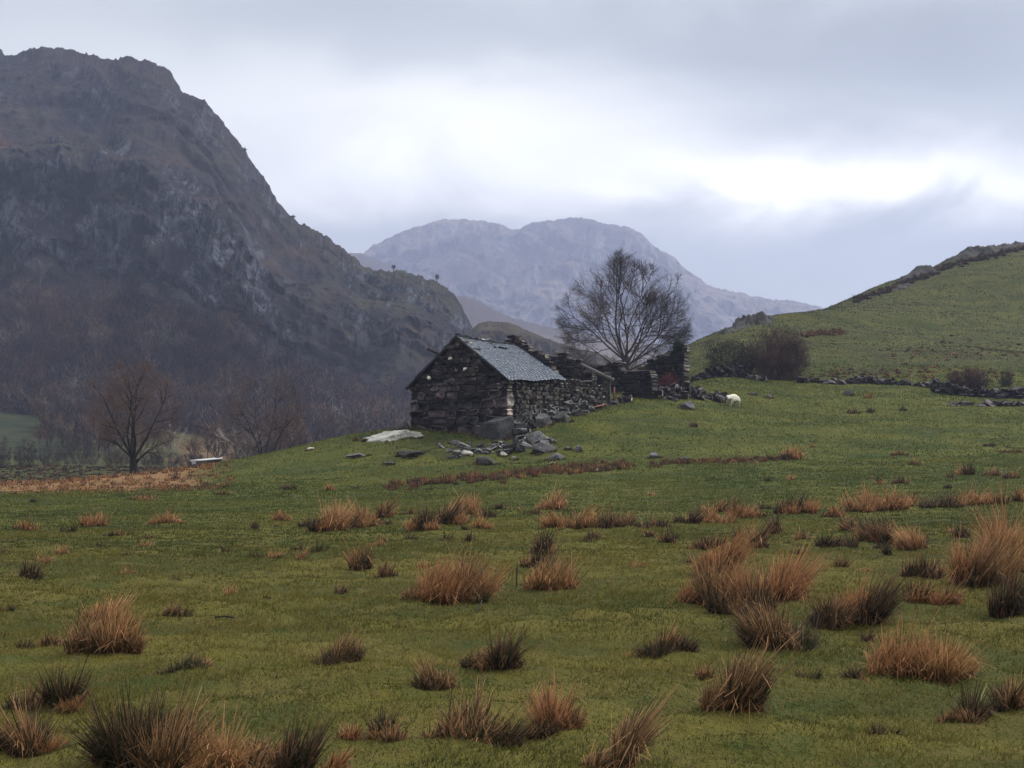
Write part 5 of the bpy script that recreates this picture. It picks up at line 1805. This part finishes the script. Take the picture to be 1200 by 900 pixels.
def turf():
    rng = np.random.default_rng(77)
    Vs, Cs = [], []
    for (d0, d1, dens, hmin, hmax) in [(5.2, 9, 2800, .016, .042), (9, 15, 1700, .018, .045), (15, 28, 700, .022, .05), (28, 52, 240, .03, .06), (52, 95, 70, .05, .09), (95, 180, 22, .05, .10)]:
        area = .62 * (d1 ** 2 - d0 ** 2)
        n = int(area * dens)
        y = np.sqrt(rng.uniform(d0 ** 2, d1 ** 2, n))
        x = rng.uniform(-.62, .62, n) * y
        if d0 >= 52:
            ok = (x / y > (-.24 if d0 < 90 else .12))
            x, y = x[ok], y[ok]
        pn = fbm(x * .9, y * .9, seed=51, octaves=4)
        pm = fbm(x * 3.1, y * 3.1, seed=57, octaves=3)
        keep = rng.uniform(0, 1, len(x)) < .62 + .9 * pm
        x, y, pn, pm = x[keep], y[keep], pn[keep], pm[keep]
        n = len(x)
        z = H(x, y)
        h = rng.uniform(hmin, hmax, n) * (1 + .7 * pn) * np.where(rng.uniform(0, 1, n) < .03, 1.9, 1)
        a = rng.uniform(0, 6.28, n)
        ln = rng.uniform(.2, 1.2, n)
        w = (.0016 + .00034 * y) * rng.uniform(.7, 1.4, n)
        sd = rng.uniform(-.8, .8, n)
        root = np.stack([x, y, z - .008], 1)
        side = np.stack([np.cos(sd), np.sin(sd), 0 * sd], 1) * w[:, None]
        tip = root + np.stack([np.cos(a) * ln * h + .15 * h, np.sin(a) * ln * h, h], 1)
        Vs.append(np.stack([root - side, root + side, tip], 1).reshape(-1, 3))
        g1, g2, g3, st, br = np.array([(.042, .056, .013), (.100, .095, .020), (.155, .124, .034), (.24, .18, .085), (.085, .052, .026)])
        pl_ = fbm(x * .22, y * .38, seed=53, octaves=4, gain=.6) * 1.5
        q = rng.uniform(0, 1, n)
        t = np.clip(.5 + .8 * pn + .9 * pl_ + rng.normal(0, .25, n), 0, 1)[:, None]
        c = g1 * (1 - t) + g2 * t
        yl = (q < .14 + .2 * pm + .5 * np.clip(pl_, -.2, 1))[:, None]
        c = np.where(yl, g3, c)
        c = np.where((q > .975 - .05 * np.clip(pm, 0, 1))[:, None], st, c)
        c = np.where(((q > .90) & (q < .955 - .05 * (d0 > 40)))[:, None], br, c)
        c = c * rng.uniform(.75, 1.3, (n, 1))
        c = c * (1 + (np.array([.80, .97, .90]) - 1) * sstep(14, 44, y)[:, None])
        rough_ = (sstep(80, 105, y) * (x > 5))[:, None]      # rank brown hill grass
        c = c * (1 - rough_) + np.array([.036, .038, .016]) * rng.uniform(.6, 1.4, (n, 1)) * rough_
        Cs.append(np.repeat(c, 3, 0))
    V = np.concatenate(Vs); C = np.concatenate(Cs)
    T = np.arange(len(V)).reshape(-1, 3)
    o = link('grass', make_mesh('grass', V, T, C), M['grass'])
    tag(o, 'short sheep-grazed green turf of the pasture', 'grass', None, 'stuff')
    print('grass blades', len(T))


turf()
# fallen pale straws
for k, (u, v, du, dv, lab) in enumerate([(1143, 848, 13, -20, 'pale fallen straw on the dark tussock low by the right edge')]):
    a_ = np.array(ground_hit(u, v)); e_ = np.array(ground_hit(u + du, v + dv))
    b = Bag()
    tube(b, [a_ + (0, 0, .02), (a_ + e_) / 2 + (0, 0, .10), e_ * .5 + a_ * .5 + (.05, .02, .19)], [.005, .005, .003], 5, (.42, .33, .2))
    tag(b.build('straw', M['blade'], None, origin=tuple(a_)), lab, 'straw')

# ------------------------------------------------------------------ air
zlo = min(float(cragV[..., 2].min()), 0.0)
for o in bpy.data.objects:
    if o.type == 'MESH' and o.get('kind') == 'structure':
        for v in o.bound_box: zlo = min(zlo, v[2])
HAZE_D = 0.00039
hx, hy0, hy1, hz0, hz1 = 1500, -150, 2700, zlo - 1, 470
V = [(sx * hx, y, z) for z in (hz0, hz1) for y in (hy0, hy1) for sx in (-1, 1)]
Q = [[0, 2, 3, 1], [4, 5, 7, 6], [0, 1, 5, 4], [2, 6, 7, 3], [0, 4, 6, 2], [1, 3, 7, 5]]
hm = bpy.data.materials.new('haze')
hm.use_nodes = True
nt = hm.node_tree
nt.nodes.clear()
out = nt.nodes.new('ShaderNodeOutputMaterial')
pv = nt.nodes.new('ShaderNodeVolumePrincipled')
pv.inputs['Color'].default_value = (.54, .61, .90, 1)
pv.inputs['Density'].default_value = HAZE_D
pv.inputs['Anisotropy'].default_value = 0.2
nt.links.new(pv.outputs[0], out.inputs['Volume'])
hz = link('haze', make_mesh('haze', V, np.array(Q)), hm)
tag(hz, 'thin grey drizzle haze filling the valley', 'haze', None, 'stuff')

# ------------------------------------------------------------------ sky
SUN_EL, SUN_AZ = 40, 78
w = bpy.data.worlds.new('World')
scene.world = w
w.use_nodes = True
nt = w.node_tree
nt.nodes.clear()
g = NG(nt)
wo = g.node('ShaderNodeOutputWorld')
bg = g.node('ShaderNodeBackground')
bg.inputs['Strength'].default_value = 0.1
nt.links.new(bg.outputs[0], wo.inputs[0])
sky = g.node('ShaderNodeTexSky', sky_type='NISHITA')
sky.sun_disc = False
sky.sun_elevation, sky.sun_rotation = R(SUN_EL), R(SUN_AZ)
tc = g.node('ShaderNodeTexCoord')
sx = g.node('ShaderNodeSeparateXYZ')
nt.links.new(tc.outputs['Generated'], sx.inputs[0])
X, Y, Z = sx.outputs
az = g.m('ARCTAN2', X, Y)
el = g.m('ARCSINE', Z)
cv = g.node('ShaderNodeCombineXYZ')
nt.links.new(g.m('MULTIPLY', az, 3.0), cv.inputs[0]); nt.links.new(g.m('MULTIPLY', el, 9.0), cv.inputs[1])
n1 = g.noise(cv.outputs[0], 1.0, 5, 0.5, 0.4)
cv2 = g.node('ShaderNodeCombineXYZ')
nt.links.new(g.m('MULTIPLY', az, 7.0), cv2.inputs[0]); nt.links.new(g.m('MULTIPLY', el, 13.0), cv2.inputs[1])
n2 = g.noise(cv2.outputs[0], 1.0, 5, 0.55, 0.6)
wa = g.m('ADD', az, g.m('MULTIPLY_ADD', n1, .30, -.15))
we = g.m('ADD', el, g.m('MULTIPLY_ADD', n2, .09, -.045))


def glow(u, v, su, sv, amp, rot=0.0):
    """one bank of brighter or darker cloud, given by its compass bearing and height"""
    a0, e0 = math.atan((u - 600) / F), math.atan((VH - v) / F)
    da, de = g.m('SUBTRACT', wa, a0), g.m('SUBTRACT', we, e0)
    c, s = math.cos(rot), math.sin(rot)
    p_ = g.m('ADD', g.m('MULTIPLY', da, c), g.m('MULTIPLY', de, s))
    q_ = g.m('SUBTRACT', g.m('MULTIPLY', de, c), g.m('MULTIPLY', da, s))
    p_, q_ = g.m('DIVIDE', p_, su / F), g.m('DIVIDE', q_, sv / F)
    r2 = g.m('ADD', g.m('MULTIPLY', p_, p_), g.m('MULTIPLY', q_, q_))
    return g.m('MULTIPLY', g.m('EXPONENT', g.m('MULTIPLY', r2, -1.0)), amp)


br = g.m('MULTIPLY_ADD', g.step(el, .42, 1.1), 6.5, 2.7)
for a in [(560, 135, 280, 62, 2.6), (700, 205, 480, 46, 1.8), (1010, 220, 200, 34, 3.6, -.05), (860, 204, 110, 34, 1.4), (260, 250, 200, 60, .7), (300, 100, 330, 50, .5),
          (1050, 100, 260, 70, -.75), (950, 40, 420, 45, -.35), (330, 20, 220, 36, -.3), (400, 268, 110, 22, -.7), (900, 285, 260, 26, -.1), (660, 240, 480, 36, .4), (100, 120, 200, 200, .5)]:
    br = g.m('ADD', br, glow(*a))
br = g.m('MULTIPLY', br, g.m('MULTIPLY_ADD', n2, .48, .68))
dk = g.step(br, 2.2, 4.2)
ccol = g.mix(dk, (.93, .99, .97), (1.0, 1.0, .955))
sc = g.node('ShaderNodeVectorMath', operation='SCALE')
nt.links.new(ccol, sc.inputs[0]); nt.links.new(br, sc.inputs['Scale'])
skyc = g.mix(.96, sky.outputs[0], sc.outputs[0])
ground_ = g.step(Z, -.02, .0)
final = g.mix(ground_, (.25, .26, .20), skyc)
nt.links.new(final, bg.inputs['Color'])

sl = bpy.data.lights.new('sun', 'SUN')
sl.energy = 1.5
sl.angle = R(16)
sl.color = (1.0, .96, .90)
so = bpy.data.objects.new('sun', sl)
COL.objects.link(so)
dv = Vector((math.sin(R(SUN_AZ)) * math.cos(R(SUN_EL)), math.cos(R(SUN_AZ)) * math.cos(R(SUN_EL)), math.sin(R(SUN_EL))))
so.rotation_euler = dv.to_track_quat('Z', 'Y').to_euler()

scene.view_settings.view_transform = 'Standard'
scene.view_settings.look = 'None'
scene.view_settings.exposure = 1.48
scene.view_settings.gamma = 1.0
scene.view_settings.use_curve_mapping = False
cy = scene.cycles
cy.max_bounces = 6
cy.diffuse_bounces = 3
cy.glossy_bounces = 2
cy.volume_bounces = 1
cy.transparent_max_bounces = 8
cy.use_denoising = True
